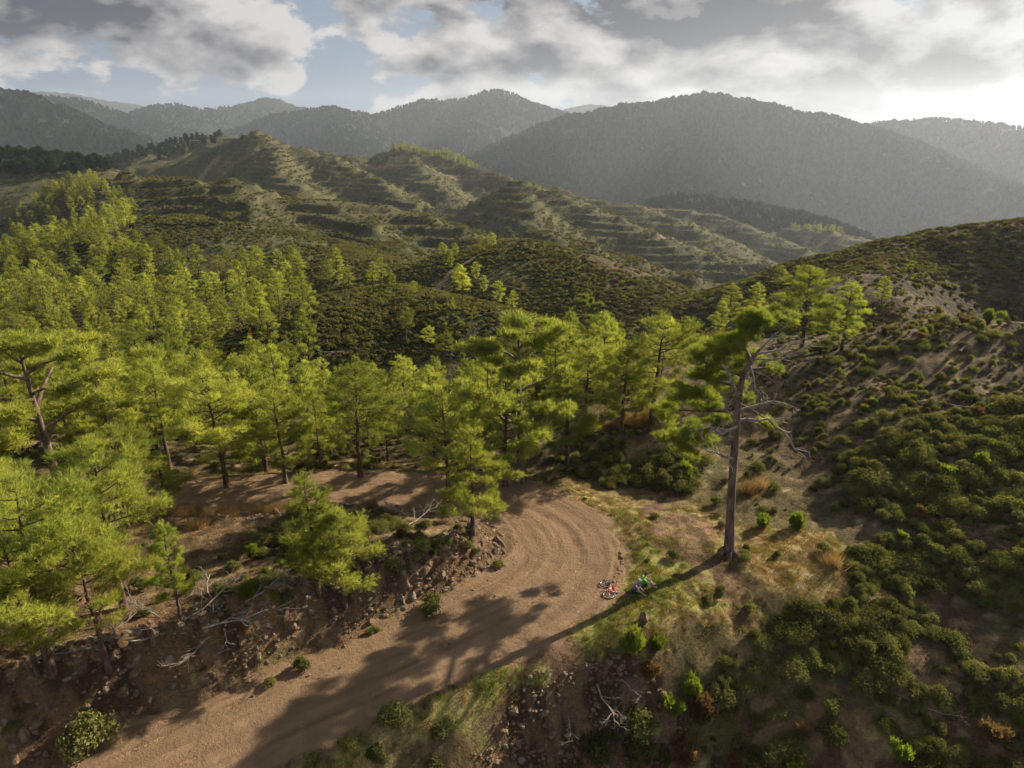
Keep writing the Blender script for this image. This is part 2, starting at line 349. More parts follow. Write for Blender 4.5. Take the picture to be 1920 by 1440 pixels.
# ground cover zones: outlines on the ground (m), walked round from points of the photograph on the Z = 0 plane
def zone(pts, Z=0.0): return [tuple(gp(a, b, Z)[:2]) for a, b in pts]
Z_LOT = zone([(960, 915), (1130, 935), (1300, 950), (1400, 985), (1560, 1000), (1610, 1080), (1560, 1130), (1400, 1150), (1250, 1170), (1100, 1210), (900, 1290), (560, 1430), (520, 1400), (1000, 1000)])
Z_SCREE = [tuple(gp(a, b, c)[:2]) for a, b, c in [(1000, 1275, -1), (1180, 1200, -.5), (1240, 1260, -1.5), (1290, 1350, -4), (1300, 1440, -6.5), (880, 1440, -3.5), (940, 1350, -2)]]
def masks(x, y, h):
    r = np.hypot(x, y); m = {}
    e, off = road_dist(np.where(r < 110, x, 999.), np.where(r < 110, y, 999.))
    n1, n2 = fbm(x / 6, y / 6, 3, 71), fbm(x / 2.2, y / 2.2, 3, 73)
    m['road'] = 1 - sstep(-0.5, 1.1, e + n2 * 1.6)
    lot = in_poly(x, y, Z_LOT) & (r < 70)
    verge = (1 - sstep(0.6, 3.0, np.abs(e - 1.6))) * (off > 0) * (y < 43)
    m['grass'] = np.clip(np.where(lot, 0.42 + n1 * 1.7 + n2 * 0.9, 0) + verge * (0.85 + n2) + (0.25 + n1) * sstep(0, 2, e) * (1 - sstep(2, 5, e)) * (y > 43), 0, 1) * sstep(-0.4, 0.9, e) * sstep(-1.5, -.5, h)
    px, py, dep = project(np.stack([x, y, h], -1))
    m['litter'] = (sstep(0.05, 0.3, 0.25 + n1 + 0.4 * ((x < -8) & (y < 48)))) * (r < 100) * (x < 4) * sstep(1.0, 3.0, e)
    b_in = sstep(.3, .9, e) * (1 - sstep(2.2, 4.0, e)) * (off < 0) * (y < 46)
    m['rock'] = np.clip(b_in + in_poly(x, y, Z_SCREE) * 0.8, 0, 1) * (r < 60)
    m['hill'] = sstep(66, 96, r)
    m['forest'] = sstep(1200, 1700, r + fbm(x / 200, y / 200, 2, 77) * 300)
    m['n1'], m['n2'] = n1, n2
    # tracks and bare crests on the hills
    bare = np.zeros(x.shape)
    for pts, w in TRACKS:
        for a, b in zip(pts[:-1], pts[1:]):
            dx, dy = b[0] - a[0], b[1] - a[1]; t = np.clip(((x - a[0]) * dx + (y - a[1]) * dy) / (dx * dx + dy * dy), 0, 1)
            bare = np.maximum(bare, 1 - sstep(w * .6, w * 1.4, np.hypot(x - a[0] - t * dx, y - a[1] - t * dy)))
    m['bare'] = bare
    return m
TRACKS = []

# ground sheet: one continuous net, fine near the turn-out, coarser with distance, cut into three bodies that share their seam
AZ = np.unique(np.r_[np.linspace(-180, -52, 40), np.linspace(-52, 52, 860), np.linspace(52, 180, 40)])[:-1]
R1 = np.r_[2, 6, 10, np.linspace(13, 24, 55)[:-1], np.exp(np.linspace(np.log(24), np.log(78), 260))]
R2 = np.exp(np.linspace(np.log(78), np.log(1200), 720)); R3 = np.exp(np.linspace(np.log(1200), np.log(9000), 160))
def sheet(rows, close):
    a = np.radians(AZ); X, Y = rows[:, None] * np.sin(a), rows[:, None] * np.cos(a); Z = H(X, Y)
    if rows[-1] > 8900: Z[-1] -= 300
    V = np.stack([X, Y, Z], -1).reshape(-1, 3); nr, nc = X.shape
    i, j = np.meshgrid(np.arange(nr - 1), np.arange(nc), indexing='ij'); jn = (j + 1) % nc
    F = np.stack([i * nc + j, i * nc + jn, (i + 1) * nc + jn, (i + 1) * nc + j], -1).reshape(-1, 4)
    return V, np.ascontiguousarray(F)
def ground_colour(x, y, m):
    """albedo of the ground by what covers it: soil, pine litter, rock, grass, scrub hills, forest"""
    def lerp(t, a, b): return np.asarray(a) + (np.asarray(b) - np.asarray(a)) * np.clip(t, 0, 1)[:, None]
    n1, n2 = m['n1'] + .5, m['n2'] + .5
    n0 = fbm(x / 17, y / 17, 3, 101) + .5; n3 = fbm(x / .7, y / .7, 3, 103) + .5
    c = lerp(sstep(.3, .7, n3), (.105, .068, .040), (.225, .150, .086))
    c = lerp(sstep(.42, .62, n0 * .6 + n1 * .4) * .7, c, lerp(n3, (.120, .095, .045), (.235, .180, .090)))
    c = lerp(sstep(.52, .66, n1) * .45, c, np.array([.095, .100, .030]))
    c = lerp(m['litter'] * .8, c, lerp(sstep(.3, .7, n3), (.078, .046, .027), (.175, .110, .062)))
    c = lerp(m['rock'], c, lerp(sstep(.3, .7, n3), (.068, .043, .028), (.185, .118, .070)))
    c = lerp(m['rock'] * sstep(.52, .7, n2) * .6, c, np.array([.215, .130, .062]))
    c = lerp(m['road'], c, lerp(sstep(.3, .7, n2), (.160, .100, .058), (.255, .175, .100)))
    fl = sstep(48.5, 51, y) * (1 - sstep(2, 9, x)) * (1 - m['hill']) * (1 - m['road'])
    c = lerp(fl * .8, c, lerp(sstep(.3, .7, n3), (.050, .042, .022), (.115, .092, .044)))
    rs = sstep(12, 26, x) * sstep(36, 50, y + .35 * x)
    c = lerp(rs * .85, c, lerp(sstep(.3, .7, n3), (.062, .048, .030), (.140, .102, .062)))
    g = sstep(.3, .62, m['grass'] + (n3 - .5) * .9)
    gc = lerp(sstep(.3, .65, n3), (.125, .145, .034), (.265, .245, .080)); gc = lerp(sstep(.45, .65, n1), gc, np.array([.345, .270, .130]))
    c = lerp(g, c, gc)
    s = lerp(sstep(.35, .65, fbm(x / 5, y / 5, 4, 105) + .5), (.046, .050, .022), (.084, .082, .034))
    s = lerp(sstep(.42, .66, fbm(x / 40, y / 40, 3, 107) + .5) * .6, s, np.array([.092, .082, .040]))
    s = lerp((sstep(8, 30, x) * (1 - sstep(180, 240, np.hypot(x, y)))) * .85, s, lerp(sstep(.35, .65, fbm(x / 3, y / 3, 4, 113) + .5), (.048, .035, .022), (.105, .074, .044)))
    c = lerp(m['hill'], c, s)
    c = lerp(m['bare'], c, lerp(n2, (.15, .105, .06), (.24, .175, .105)))
    c = lerp(m['forest'], c, lerp(sstep(.3, .7, fbm(x / 30, y / 30, 4, 109) + .5), (.014, .018, .009), (.030, .036, .016)))
    return np.c_[np.clip(c, .01, .6), np.ones(len(x))]
def ground_material(name, s1, d1, s2, h1, h2, var):
    m, b = new_mat(name)
    pos = b.n('ShaderNodeNewGeometry').outputs['Position']; col = b.n('ShaderNodeAttribute', attribute_name='cover').outputs['Color']
    n1, n2 = b.noise(pos, s1, d1, .68), b.noise(pos, s2, 2, .6)
    k = b.m('ADD', b.ramp(n1, .3, .7, 1 - var, 1 + var, False), b.ramp(n2, .35, .7, -.2, .3, False))
    kc = b.n('ShaderNodeCombineColor'); [b.l(k, kc.inputs[i]) for i in range(3)]
    finish(b, b.mix(1.0, col, kc.outputs[0], 'MULTIPLY'), .95, b.m('ADD', b.m('MULTIPLY', n1, h1), b.m('MULTIPLY', n2, h2)), .8, 1.0, .1)
    return m
TRACKS += [([wp(215, 326, 640)[:2], wp(290, 312, 690)[:2], wp(340, 300, 720)[:2], wp(400, 275, 765)[:2]], 7),
           ([wp(690, 288, 955)[:2], wp(760, 292, 930)[:2], wp(860, 315, 900)[:2]], 4),
           ([wp(1240, 383, 930)[:2], wp(1290, 388, 930)[:2]], 6), ([wp(1235, 452, 530)[:2], wp(1290, 448, 545)[:2]], 3),
           ([wp(790, 520, 156)[:2], wp(850, 495, 168)[:2], wp(920, 468, 174)[:2]], 1.0)]
def body(name, rows, what, *mat):
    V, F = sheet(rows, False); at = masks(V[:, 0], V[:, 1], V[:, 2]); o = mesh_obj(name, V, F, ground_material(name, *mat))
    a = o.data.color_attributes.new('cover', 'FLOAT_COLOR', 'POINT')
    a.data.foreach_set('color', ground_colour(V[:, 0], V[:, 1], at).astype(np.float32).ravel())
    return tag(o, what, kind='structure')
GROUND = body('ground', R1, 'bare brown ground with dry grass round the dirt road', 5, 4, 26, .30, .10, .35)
body('hills', R2, 'scrub covered terraced hills behind the pine wood', .7, 5, 3, 1.6, .2, .45)
body('mountains', R3, 'forested mountain ridges fading into haze', .05, 5, .2, 16, 3, .5)

def build_road():
    m, b = new_mat('dirt_road')
    pos = b.n('ShaderNodeNewGeometry').outputs['Position']; v = b.attr('across'); s = b.attr('along')
    cv = b.n('ShaderNodeCombineXYZ'); b.l(b.m('MULTIPLY', v, 1.0), cv.inputs[0]); b.l(b.m('MULTIPLY', s, 0.05), cv.inputs[1])
    streak = b.noise(cv.outputs[0], 1.3, 4, .62, .6); n1 = b.noise(pos, .5, 2, .6); n2 = b.noise(pos, 5, 4, .7); n3 = b.noise(pos, 26, 2, .7)
    c = b.mix(b.ramp(streak, .34, .66), (.160, .100, .060), (.270, .182, .110))
    c = b.mix(b.ramp(n1, .36, .62, 0, .85), c, b.mix(n2, (.155, .098, .058), (.25, .17, .105)))
    c = b.mix(b.ramp(n2, .5, .72, 0, .5), c, (.16, .10, .062))
    c = b.mix(b.ramp(n3, .62, .74, 0, .8), c, (.40, .32, .22))
    c = b.mix(b.ramp(n3, .25, .36, .6, 0), c, (.10, .06, .038))
    hh = b.m('ADD', b.m('MULTIPLY', n2, .10), b.m('MULTIPLY', n3, .055)); hh = b.m('ADD', hh, b.m('MULTIPLY', streak, .10))
    finish(b, c, .95, hh, .9, 1.0, .1)
    C = catmull(ROAD, 10); T = np.gradient(C[:, :2], axis=0); T /= np.linalg.norm(T, axis=1)[:, None]; N = np.stack([T[:, 1], -T[:, 0]], -1)
    s = np.r_[0, np.cumsum(np.linalg.norm(np.diff(C[:, :2], axis=0), axis=1))]
    nv = 61; v = np.linspace(-1, 1, nv); W = C[:, 2][:, None] + 0.55
    X = C[:, 0][:, None] + N[:, 0][:, None] * v * W; Y = C[:, 1][:, None] + N[:, 1][:, None] * v * W
    off = v[None] * W; Sg = np.broadcast_to(s[:, None], X.shape)
    wob = fbm(Sg / 9, off * .25, 2, 83) * 1.3
    Z = H(X, Y) + 0.05 - 0.16 * sstep(.80, 1.0, np.abs(v)[None] + fbm(X / 1.2, Y / 1.2, 2, 85) * .35) + fbm(X / .8, Y / .8, 3, 87) * .05
    for c0, dep, wd in ((-1.35, .07, .26), (.25, .09, .30), (1.75, .07, .24), (2.5, .03, .12), (-2.2, .03, .14)):
        a = (off - c0 - wob) / wd; amp = np.clip(.6 + fbm(Sg / 6, off * .2, 2, int(90 + c0 * 3)) * 1.4, 0, 1.3)
        Z += .6 * amp * (-dep * np.exp(-a * a) + dep * .6 * (np.exp(-(a - 1.7) ** 2) + np.exp(-(a + 1.7) ** 2)))
    nr = len(C); i, j = np.meshgrid(np.arange(nr - 1), np.arange(nv - 1), indexing='ij')
    F = np.stack([i * nv + j, i * nv + j + 1, (i + 1) * nv + j + 1, (i + 1) * nv + j], -1).reshape(-1, 4)
    V = np.stack([X, Y, Z], -1).reshape(-1, 3)
    p = V[F[1000]]; nz = np.cross(p[1] - p[0], p[2] - p[0])[2]
    if nz < 0: F = F[:, ::-1]
    o = mesh_obj('dirt_road', V, np.ascontiguousarray(F), m, attrs={'across': off.ravel(), 'along': Sg.ravel()})
    return tag(o, 'rutted brown dirt road curving round a hairpin bend', kind='structure')
build_road()
# ------------------------------------------------------------------ plant building blocks
class Buf:
    def __init__(s): s.V, s.F, s.n = [], [], 0
    def tube(s, pts, rad, sides=5, cap=True):
        pts = [Vector(p) for p in pts]; rings = []
        for i, p in enumerate(pts):
            d = (pts[min(i + 1, len(pts) - 1)] - pts[max(i - 1, 0)]).normalized()
            a = d.orthogonal().normalized() if i == 0 else (rings[-1][1] - d * rings[-1][1].dot(d)).normalized()
            b_ = d.cross(a); rings.append((p, a))
            for k in range(sides):
                t = 2 * pi * k / sides; q = p + (a * cos(t) + b_ * sin(t)) * rad[i]; s.V.append(q[:])
        o = s.n
        for i in range(len(pts) - 1):
            for k in range(sides):
                k2 = (k + 1) % sides; s.F.append((o + i * sides + k, o + i * sides + k2, o + (i + 1) * sides + k2, o + (i + 1) * sides + k))
        if cap: s.F.append(tuple(o + (len(pts) - 1) * sides + k for k in range(sides)))
        s.n += len(pts) * sides
def bent(a, b, n, wob, rnd, sag=0.0):
    a, b = Vector(a), Vector(b); L = (b - a).length; out = []
    for i in range(n + 1):
        t = i / n; p = a.lerp(b, t)
        if 0 < i: p = p + Vector((rnd.uniform(-1, 1), rnd.uniform(-1, 1), rnd.uniform(-1, 1))) * wob * L * (1 if i < n else .3) + Vector((0, 0, sag * L * sin(pi * t)))
        out.append(p)
    return out
def blades(P, D, L, W, rng, spread, k):
    """k slivers per point P, round direction D: returns vertices and triangles"""
    P, D = np.repeat(P, k, 0), np.repeat(D, k, 0); n = len(P)
    d = D + rng.normal(0, spread, (n, 3)); d /= np.linalg.norm(d, axis=1)[:, None] + 1e-9
    s = np.cross(d, rng.normal(0, 1, (n, 3))); s /= np.linalg.norm(s, axis=1)[:, None] + 1e-9
    l = (L * rng.uniform(.65, 1.25, n))[:, None]; w = (W * rng.uniform(.7, 1.3, n))[:, None]
    p = P + rng.normal(0, .03, (n, 3))
    V = np.stack([p - s * w, p + s * w, p + d * l], 1).reshape(-1, 3)
    return V, np.arange(3 * n).reshape(-1, 3)
def leaves(P, D, size, rng, spread=.7):
    n = len(P); d = D + rng.normal(0, spread, (n, 3)); d /= np.linalg.norm(d, axis=1)[:, None] + 1e-9
    s = np.cross(d, rng.normal(0, 1, (n, 3))); s /= np.linalg.norm(s, axis=1)[:, None] + 1e-9
    u = np.cross(d, s); a = (size * rng.uniform(.6, 1.3, n))[:, None]; 
    V = np.stack([P - u * a, P + s * a * .55, P + u * a, P - s * a * .55], 1).reshape(-1, 3)
    return V, np.arange(4 * n).reshape(-1, 4)

def tone(V, F, sc=1.2):
    """one value per leaf: slow drift over the plant plus leaf-to-leaf difference"""
    k = F.shape[1]; c = V.reshape(-1, k, 3).mean(1); g = np.random.default_rng(len(V))
    t = .5 + .9 * (vnoise(c[:, 0] * sc + c[:, 2] * .7 * sc, c[:, 1] * sc - c[:, 2] * .6 * sc, 3)) + g.normal(0, .22, len(c))
    return np.repeat(np.clip(t, 0, 1), k)
def leaf_mat(name, lo, hi, trans, tcol, nscale=1.2, rnd=.35):
    m, b = new_mat(name)
    r = b.n('ShaderNodeObjectInfo').outputs['Random']; n = b.attr('tone'); r2 = b.m('FRACT', b.m('MULTIPLY', r, 37.7))
    f = b.m('ADD', b.m('MULTIPLY', n, 1 - rnd), b.m('MULTIPLY', r, rnd))
    c = b.mix(f, lo, hi); br = b.ramp(r2, 0, 1, .65, 1.25, False)
    kc = b.n('ShaderNodeCombineColor'); [b.l(br, kc.inputs[i]) for i in range(3)]
    c = b.mix(1.0, c, kc.outputs[0], 'MULTIPLY')
    d = b.n('ShaderNodeBsdfDiffuse'); b.l(c, d.inputs[0])
    t = b.n('ShaderNodeBsdfTranslucent'); b.l(b.mix(1.0, c, (*tcol, 1), 'MULTIPLY'), t.inputs[0])
    mx = b.n('ShaderNodeMixShader'); mx.inputs[0].default_value = trans; b.l(d.outputs[0], mx.inputs[1]); b.l(t.outputs[0], mx.inputs[2])
    o = b.n('ShaderNodeOutputMaterial'); b.l(mx.outputs[0], o.inputs[0]); return m
def bark_mat(name, lo, hi, sc=6):
    m, b = new_mat(name); tc = b.n('ShaderNodeTexCoord').outputs['Object']
    n = b.noise(b.mapping(tc, (1, 1, .25)), sc, 3, .7); finish(b, b.mix(b.ramp(n, .3, .7), lo, hi), .95, n, .6, .05, .1); return m
M_NEEDLE = leaf_mat('pine_needles', (.120, .163, .042), (.405, .405, .102), .58, (1.5, 1.5, .8), .45)
M_NEEDLE_OLD = leaf_mat('old_pine_needles', (.105, .150, .030), (.330, .330, .060), .52, (1.3, 1.4, .8), .6, .15)
M_SHRUB = leaf_mat('shrub_leaves', (.082, .093, .032), (.215, .200, .075), .42, (1.3, 1.4, .7), 2.2, .45)
M_BROOM = leaf_mat('bright_leaves', (.110, .150, .026), (.220, .240, .040), .5, (1.4, 1.5, .7), 2.0)
M_RUST = leaf_mat('rusty_leaves', (.120, .075, .038), (.230, .155, .070), .4, (1.3, 1.2, .8), 2.0)
M_GREY = leaf_mat('grey_leaves', (.105, .095, .050), (.195, .170, .090), .3, (1.2, 1.2, .9), 2.0)
M_STRAW = leaf_mat('straw', (.190, .125, .055), (.360, .250, .115), .45, (1.2, 1.1, .8), 2.0)
M_GRASS = leaf_mat('grass_blades', (.080, .115, .022), (.220, .205, .055), .45, (1.3, 1.3, .7), 2.0)
M_BARK = bark_mat('pine_bark', (.050, .032, .022), (.150, .100, .072)); M_BARK_OLD = bark_mat('old_pine_bark', (.060, .042, .034), (.210, .150, .115), 4)
M_DEAD = bark_mat('dead_wood', (.165, .140, .115), (.400, .350, .300), 3); M_TWIG = bark_mat('twigs', (.060, .045, .033), (.130, .100, .075))

def pine_young(seed, h, cb, R, shape=1.0, tufts=2400, k=6, L=.30, W=.017):
    """slim young pine: bare lower stem, irregular whorls, tufted tips"""
    rnd, rng = random.Random(seed), np.random.default_rng(seed); t = Buf()
    lean = (rnd.uniform(-.05, .05) * h, rnd.uniform(-.05, .05) * h)
    stem = [Vector((lean[0] * (q ** 2) + rnd.uniform(-.06, .06) * (q > 0), lean[1] * q ** 2 + rnd.uniform(-.06, .06) * (q > 0), q * h - (.35 if q == 0 else 0))) for q in np.linspace(0, 1, 9)]
    r0 = .016 * h + .03; t.tube(stem, [r0 * (1.25 if i == 0 else 1) * (1 - i / 8.6) + .008 for i in range(9)], 7)
    def on(q): 
        f = min(q, .999) * 8; i = int(f); return stem[i].lerp(stem[i + 1], f - i)
    P, D = [], []
    nb = int(13 + h * 2.6); wt = []
    brs = []
    for i in range(nb):
        q = cb + (1 - cb) * ((i + rnd.random()) / nb) ** .9; u = (q - cb) / (1 - cb)
        prof = (sin(pi * min(1, (u * .86 + .14))) ** .7 * (1 - u * .35)) if shape < .5 else (1 - u) ** .75 * (.55 + .45 * min(1, u * 5))
        bl = R * (prof * rnd.uniform(.45, 1.3) + .12); a = i * 2.4 + rnd.uniform(-.7, .7); p0 = on(q)
        up = rnd.uniform(.05, .42) + .35 * u; end = p0 + Vector((cos(a), sin(a), up)) * bl
        pts = bent(p0, end, 3, .05, rnd, -.05); t.tube(pts, [.022 + .012 * bl, .018 + .006 * bl, .013, .006], 4, False); brs.append((pts, bl)); wt.append(bl ** 1.7 + .05)
        for c in (-1, 1):
            b2 = a + c * rnd.uniform(.5, .9); e2 = pts[1 + (c > 0)] + Vector((cos(b2), sin(b2), up * .8 + rnd.uniform(-.1, .25))) * bl * rnd.uniform(.35, .55)
            q2 = bent(pts[1 + (c > 0)], e2, 2, .06, rnd); t.tube(q2, [.012, .009, .005], 3, False); brs.append((q2, bl * .5)); wt.append((bl * .5) ** 1.7 + .02)
    wt = np.array(wt) / sum(wt)
    for (pts, bl), w in zip(brs, wt):
        n = max(4, int(tufts * w)); tt = np.clip(rng.beta(3.4, .8, n), .12, 1); sp = np.clip(.07 + .065 * bl, .08, .22)
        A = np.array([p[:] for p in pts]); f = tt * (len(A) - 1); i0 = np.minimum(f.astype(int), len(A) - 2); base = A[i0] + (A[i0 + 1] - A[i0]) * (f - i0)[:, None]
        jit = rng.normal(0, 1, (n, 3)) * sp * [1, 1, .62]; jit[:, 2] += sp * .25
        out = A[-1] - A[0]; out = out / (np.linalg.norm(out) + 1e-6)
        P.append(base + jit); D.append(out * .7 + np.array([0, 0, .55]) + jit / sp * .35)
    tip = np.array(on(.97)[:]); P.append(tip + rng.normal(0, .14, (40, 3)) * [1, 1, 2.2]); D.append(np.tile([0, 0, 1.], (40, 1)))
    V, F = blades(np.concatenate(P), np.concatenate(D), L, W, rng, .55, k)
    return t, V, F
def clump_tufts(clumps, rng, dens, k, L, W):
    P, D = [], []
    for c, r in clumps:
        c, r = np.array(c), np.array(r); n = int(dens * r[0] * r[1] * (r[2] + .4)) + 20
        d = rng.normal(0, 1, (n, 3)); d /= np.linalg.norm(d, axis=1)[:, None]; rad = rng.random(n) ** .45
        lump = 1 + .35 * np.sin(d[:, 0] * 5 + c[0] * 3) * np.sin(d[:, 1] * 5 + c[1] * 2) + .2 * np.sin(d[:, 2] * 7 + c[2])
        P.append(c + d * (rad * lump)[:, None] * r); D.append(d * .6 + np.array([0, 0, .5]))
    return blades(np.concatenate(P), np.concatenate(D), L, W, rng, .5, k)
def pine_mature(seed, h, cb, R, dens=520, k=6, L=.30, W=.018, nl=13):
    """broad old pine: forked limbs that carry flattened pads of needles"""
    rnd, rng = random.Random(seed), np.random.default_rng(seed); t = Buf()
    stem = [Vector((sin(q * 4 + seed) * .022 * h * q, cos(q * 3 + seed) * .022 * h * q, q * h * .94 - (.4 if q == 0 else 0))) for q in np.linspace(0, 1, 9)]
    r0 = .019 * h + .05; t.tube(stem, [r0 * (1.3 if i == 0 else 1) * (1 - i / 9.5) for i in range(9)], 8); cl = []
    for i in range(nl):
        u = (i + rnd.random() * .8) / nl; q = cb + (.96 - cb) * u; f = q * 8; p0 = stem[int(f)].lerp(stem[min(8, int(f) + 1)], f - int(f))
        a = i * 2.4 + rnd.uniform(-.5, .5); bl = R * (.55 + .6 * sin(pi * (.25 + .65 * u))) * rnd.uniform(.75, 1.15) * (1 if u < .8 else .7)
        e = p0 + Vector((cos(a), sin(a), rnd.uniform(.15, .5) + .25 * u)) * bl
        pts = bent(p0, e, 4, .07, rnd, .03); t.tube(pts, [.05 + .022 * bl, .04 + .014 * bl, .03 + .008 * bl, .02, .008], 5, False)
        for s in range(4):
            w = .45 + .19 * s; j = min(3, int(w * 4)); pp = pts[j].lerp(pts[j + 1], w * 4 - j); b2 = a + rnd.uniform(-1.1, 1.1); sl = bl * rnd.uniform(.18, .4)
            ee = pp + Vector((cos(b2), sin(b2), rnd.uniform(.1, .6))) * sl; t.tube(bent(pp, ee, 2, .1, rnd), [.022, .014, .006], 4, False)
            rr = rnd.uniform(.55, 1.0) * (.35 + .13 * R); cl.append((ee[:], (rr, rr, rr * rnd.uniform(.42, .65))))
    cl.append(((stem[-1] + Vector((0, 0, .2)))[:], (.9, .9, .6)))
    V, F = clump_tufts(cl, rng, dens, k, L, W); return t, V, F

def proto_pine(kind, *a, **kw):
    t, V, F = (pine_young if kind == 'young' else pine_mature)(*a, **kw); old = kind != 'young'
    tr = mesh_obj('trunk', t.V, t.F, M_BARK_OLD if old else M_BARK, link=False).data
    cr = mesh_obj('crown', V, F, M_NEEDLE, smooth=False, link=False, attrs={'tone': tone(V, F, .8)}).data
    return tr, cr
def place_tree(name, meshes, loc, rz, sc, label, cat, group=None, parts=('trunk', 'crown')):
    e = bpy.data.objects.new(name, None); COL.objects.link(e); e.location = loc; e.rotation_euler = (0, 0, rz); e.scale = (sc, sc, sc) if np.isscalar(sc) else sc
    e.empty_display_size = .3; tag(e, label, cat, group)
    for pn, me in zip(parts, meshes):
        o = bpy.data.objects.new(pn, me); COL.objects.link(o); o.parent = e
    return e

def shrub(seed, r, h, n, size, mat, lobes=7, link=False):
    """rounded bush: lobes of small leaves over a few stems"""
    rnd, rng = random.Random(seed), np.random.default_rng(seed); t = Buf(); P, D = [], []
    for i in range(lobes):
        a = rnd.uniform(0, 2 * pi); q = rnd.random() ** .6 if i else 0; lr = r * rnd.uniform(.38, .58)
        c = np.array([cos(a) * q * (r - lr * .6), sin(a) * q * (r - lr * .6), max(lr * .45, h * rnd.uniform(.45, .8) * (1 - .35 * q))])
        t.tube([(0, 0, -.15), (c * [.5, .5, .55]).tolist(), c.tolist()], [.03, .02, .01], 4, False)
        m = int(n / lobes); d = rng.normal(0, 1, (m, 3)); d[:, 2] = np.abs(d[:, 2]) * 1.0 - .3; d /= np.linalg.norm(d, axis=1)[:, None]
        rad = lr * (rng.random(m) ** .35) * (1 + .22 * np.sin(d[:, 0] * 9 + i) * np.sin(d[:, 1] * 8)); p = c + d * rad[:, None]; p[:, 2] = np.maximum(p[:, 2], .02)
        P.append(p); D.append(d)
    V, F = leaves(np.concatenate(P), np.concatenate(D), size, rng)
    return t, V, F
def broom(seed, r, h, n, L, W):
    """upright bush of thin sprays"""
    rnd, rng = random.Random(seed), np.random.default_rng(seed); t = Buf(); P, D = [], []
    for i in range(9):
        a = rnd.uniform(0, 2 * pi); q = rnd.random() * r * .8; e = Vector((cos(a) * q, sin(a) * q, h * rnd.uniform(.55, .95)))
        t.tube([(0, 0, -.15), e * .5, e], [.025, .018, .006], 4, False); m = n // 9
        tt = rng.uniform(.25, 1, m)[:, None]; P.append(np.array(e[:]) * tt + rng.normal(0, r * .2, (m, 3)) * [1, 1, .6]); D.append(np.tile(np.array([cos(a) * .35, sin(a) * .35, 1.]), (m, 1)))
    P = np.concatenate(P); P[:, 2] = np.maximum(P[:, 2], .02); V, F = blades(P, np.concatenate(D), L, W, rng, .42, 4); return t, V, F
def tuft(seed, r, h, n, W):
    rng = np.random.default_rng(seed); P = rng.normal(0, r * .45, (n, 3)) * [1, 1, 0] + [0, 0, -.03]; D = P / r * .5 + [0, 0, 1.]
    return blades(P, D, h, W, rng, .22, 1)
def branch_mesh(seed, L, r0=.05, n=3, droop=.0, dens=1.0):
    """dead branching limb lying on the ground, along +X"""
    rnd = random.Random(seed); t = Buf()
    def grow(p, d, l, r, lev):
        pts = bent(p, p + d * l, 4, .06, rnd); t.tube(pts, [r, r * .8, r * .62, r * .45, r * .2], 5 if lev == 0 else 4, False)
        if lev < n - 1:
            for i in range(int((6 if lev == 0 else 4) * dens)):
                w = rnd.uniform(.2, .95); j = min(3, int(w * 4)); pp = pts[j].lerp(pts[j + 1], w * 4 - j)
                dd = (d + Vector((rnd.uniform(-1, 1), rnd.uniform(-1, 1), rnd.uniform(-.25, .8) - droop))).normalized(); grow(pp, dd, l * rnd.uniform(.25, .5), r * .45, lev + 1)
    grow(Vector((0, 0, .06)), Vector((1, 0, .06)), L, r0, 0); return t
def rock_mesh(seed, sub=2, sq=(1, .8, .6)):
    bm = bmesh.new(); bmesh.ops.create_icosphere(bm, subdivisions=sub, radius=.5); rnd = random.Random(seed)
    pl = [(Vector((rnd.gauss(0, 1), rnd.gauss(0, 1), rnd.gauss(0, 1))).normalized(), rnd.uniform(.26, .42)) for _ in range(7)]
    for v in bm.verts:
        for nrm, d in pl:
            k = v.co.dot(nrm)
            if k > d: v.co -= nrm * (k - d)
        v.co = Vector((v.co.x * sq[0], v.co.y * sq[1], v.co.z * sq[2])) * (1 + rnd.uniform(-.05, .05))
    me = bpy.data.meshes.new('rock'); bm.to_mesh(me); bm.free(); return me

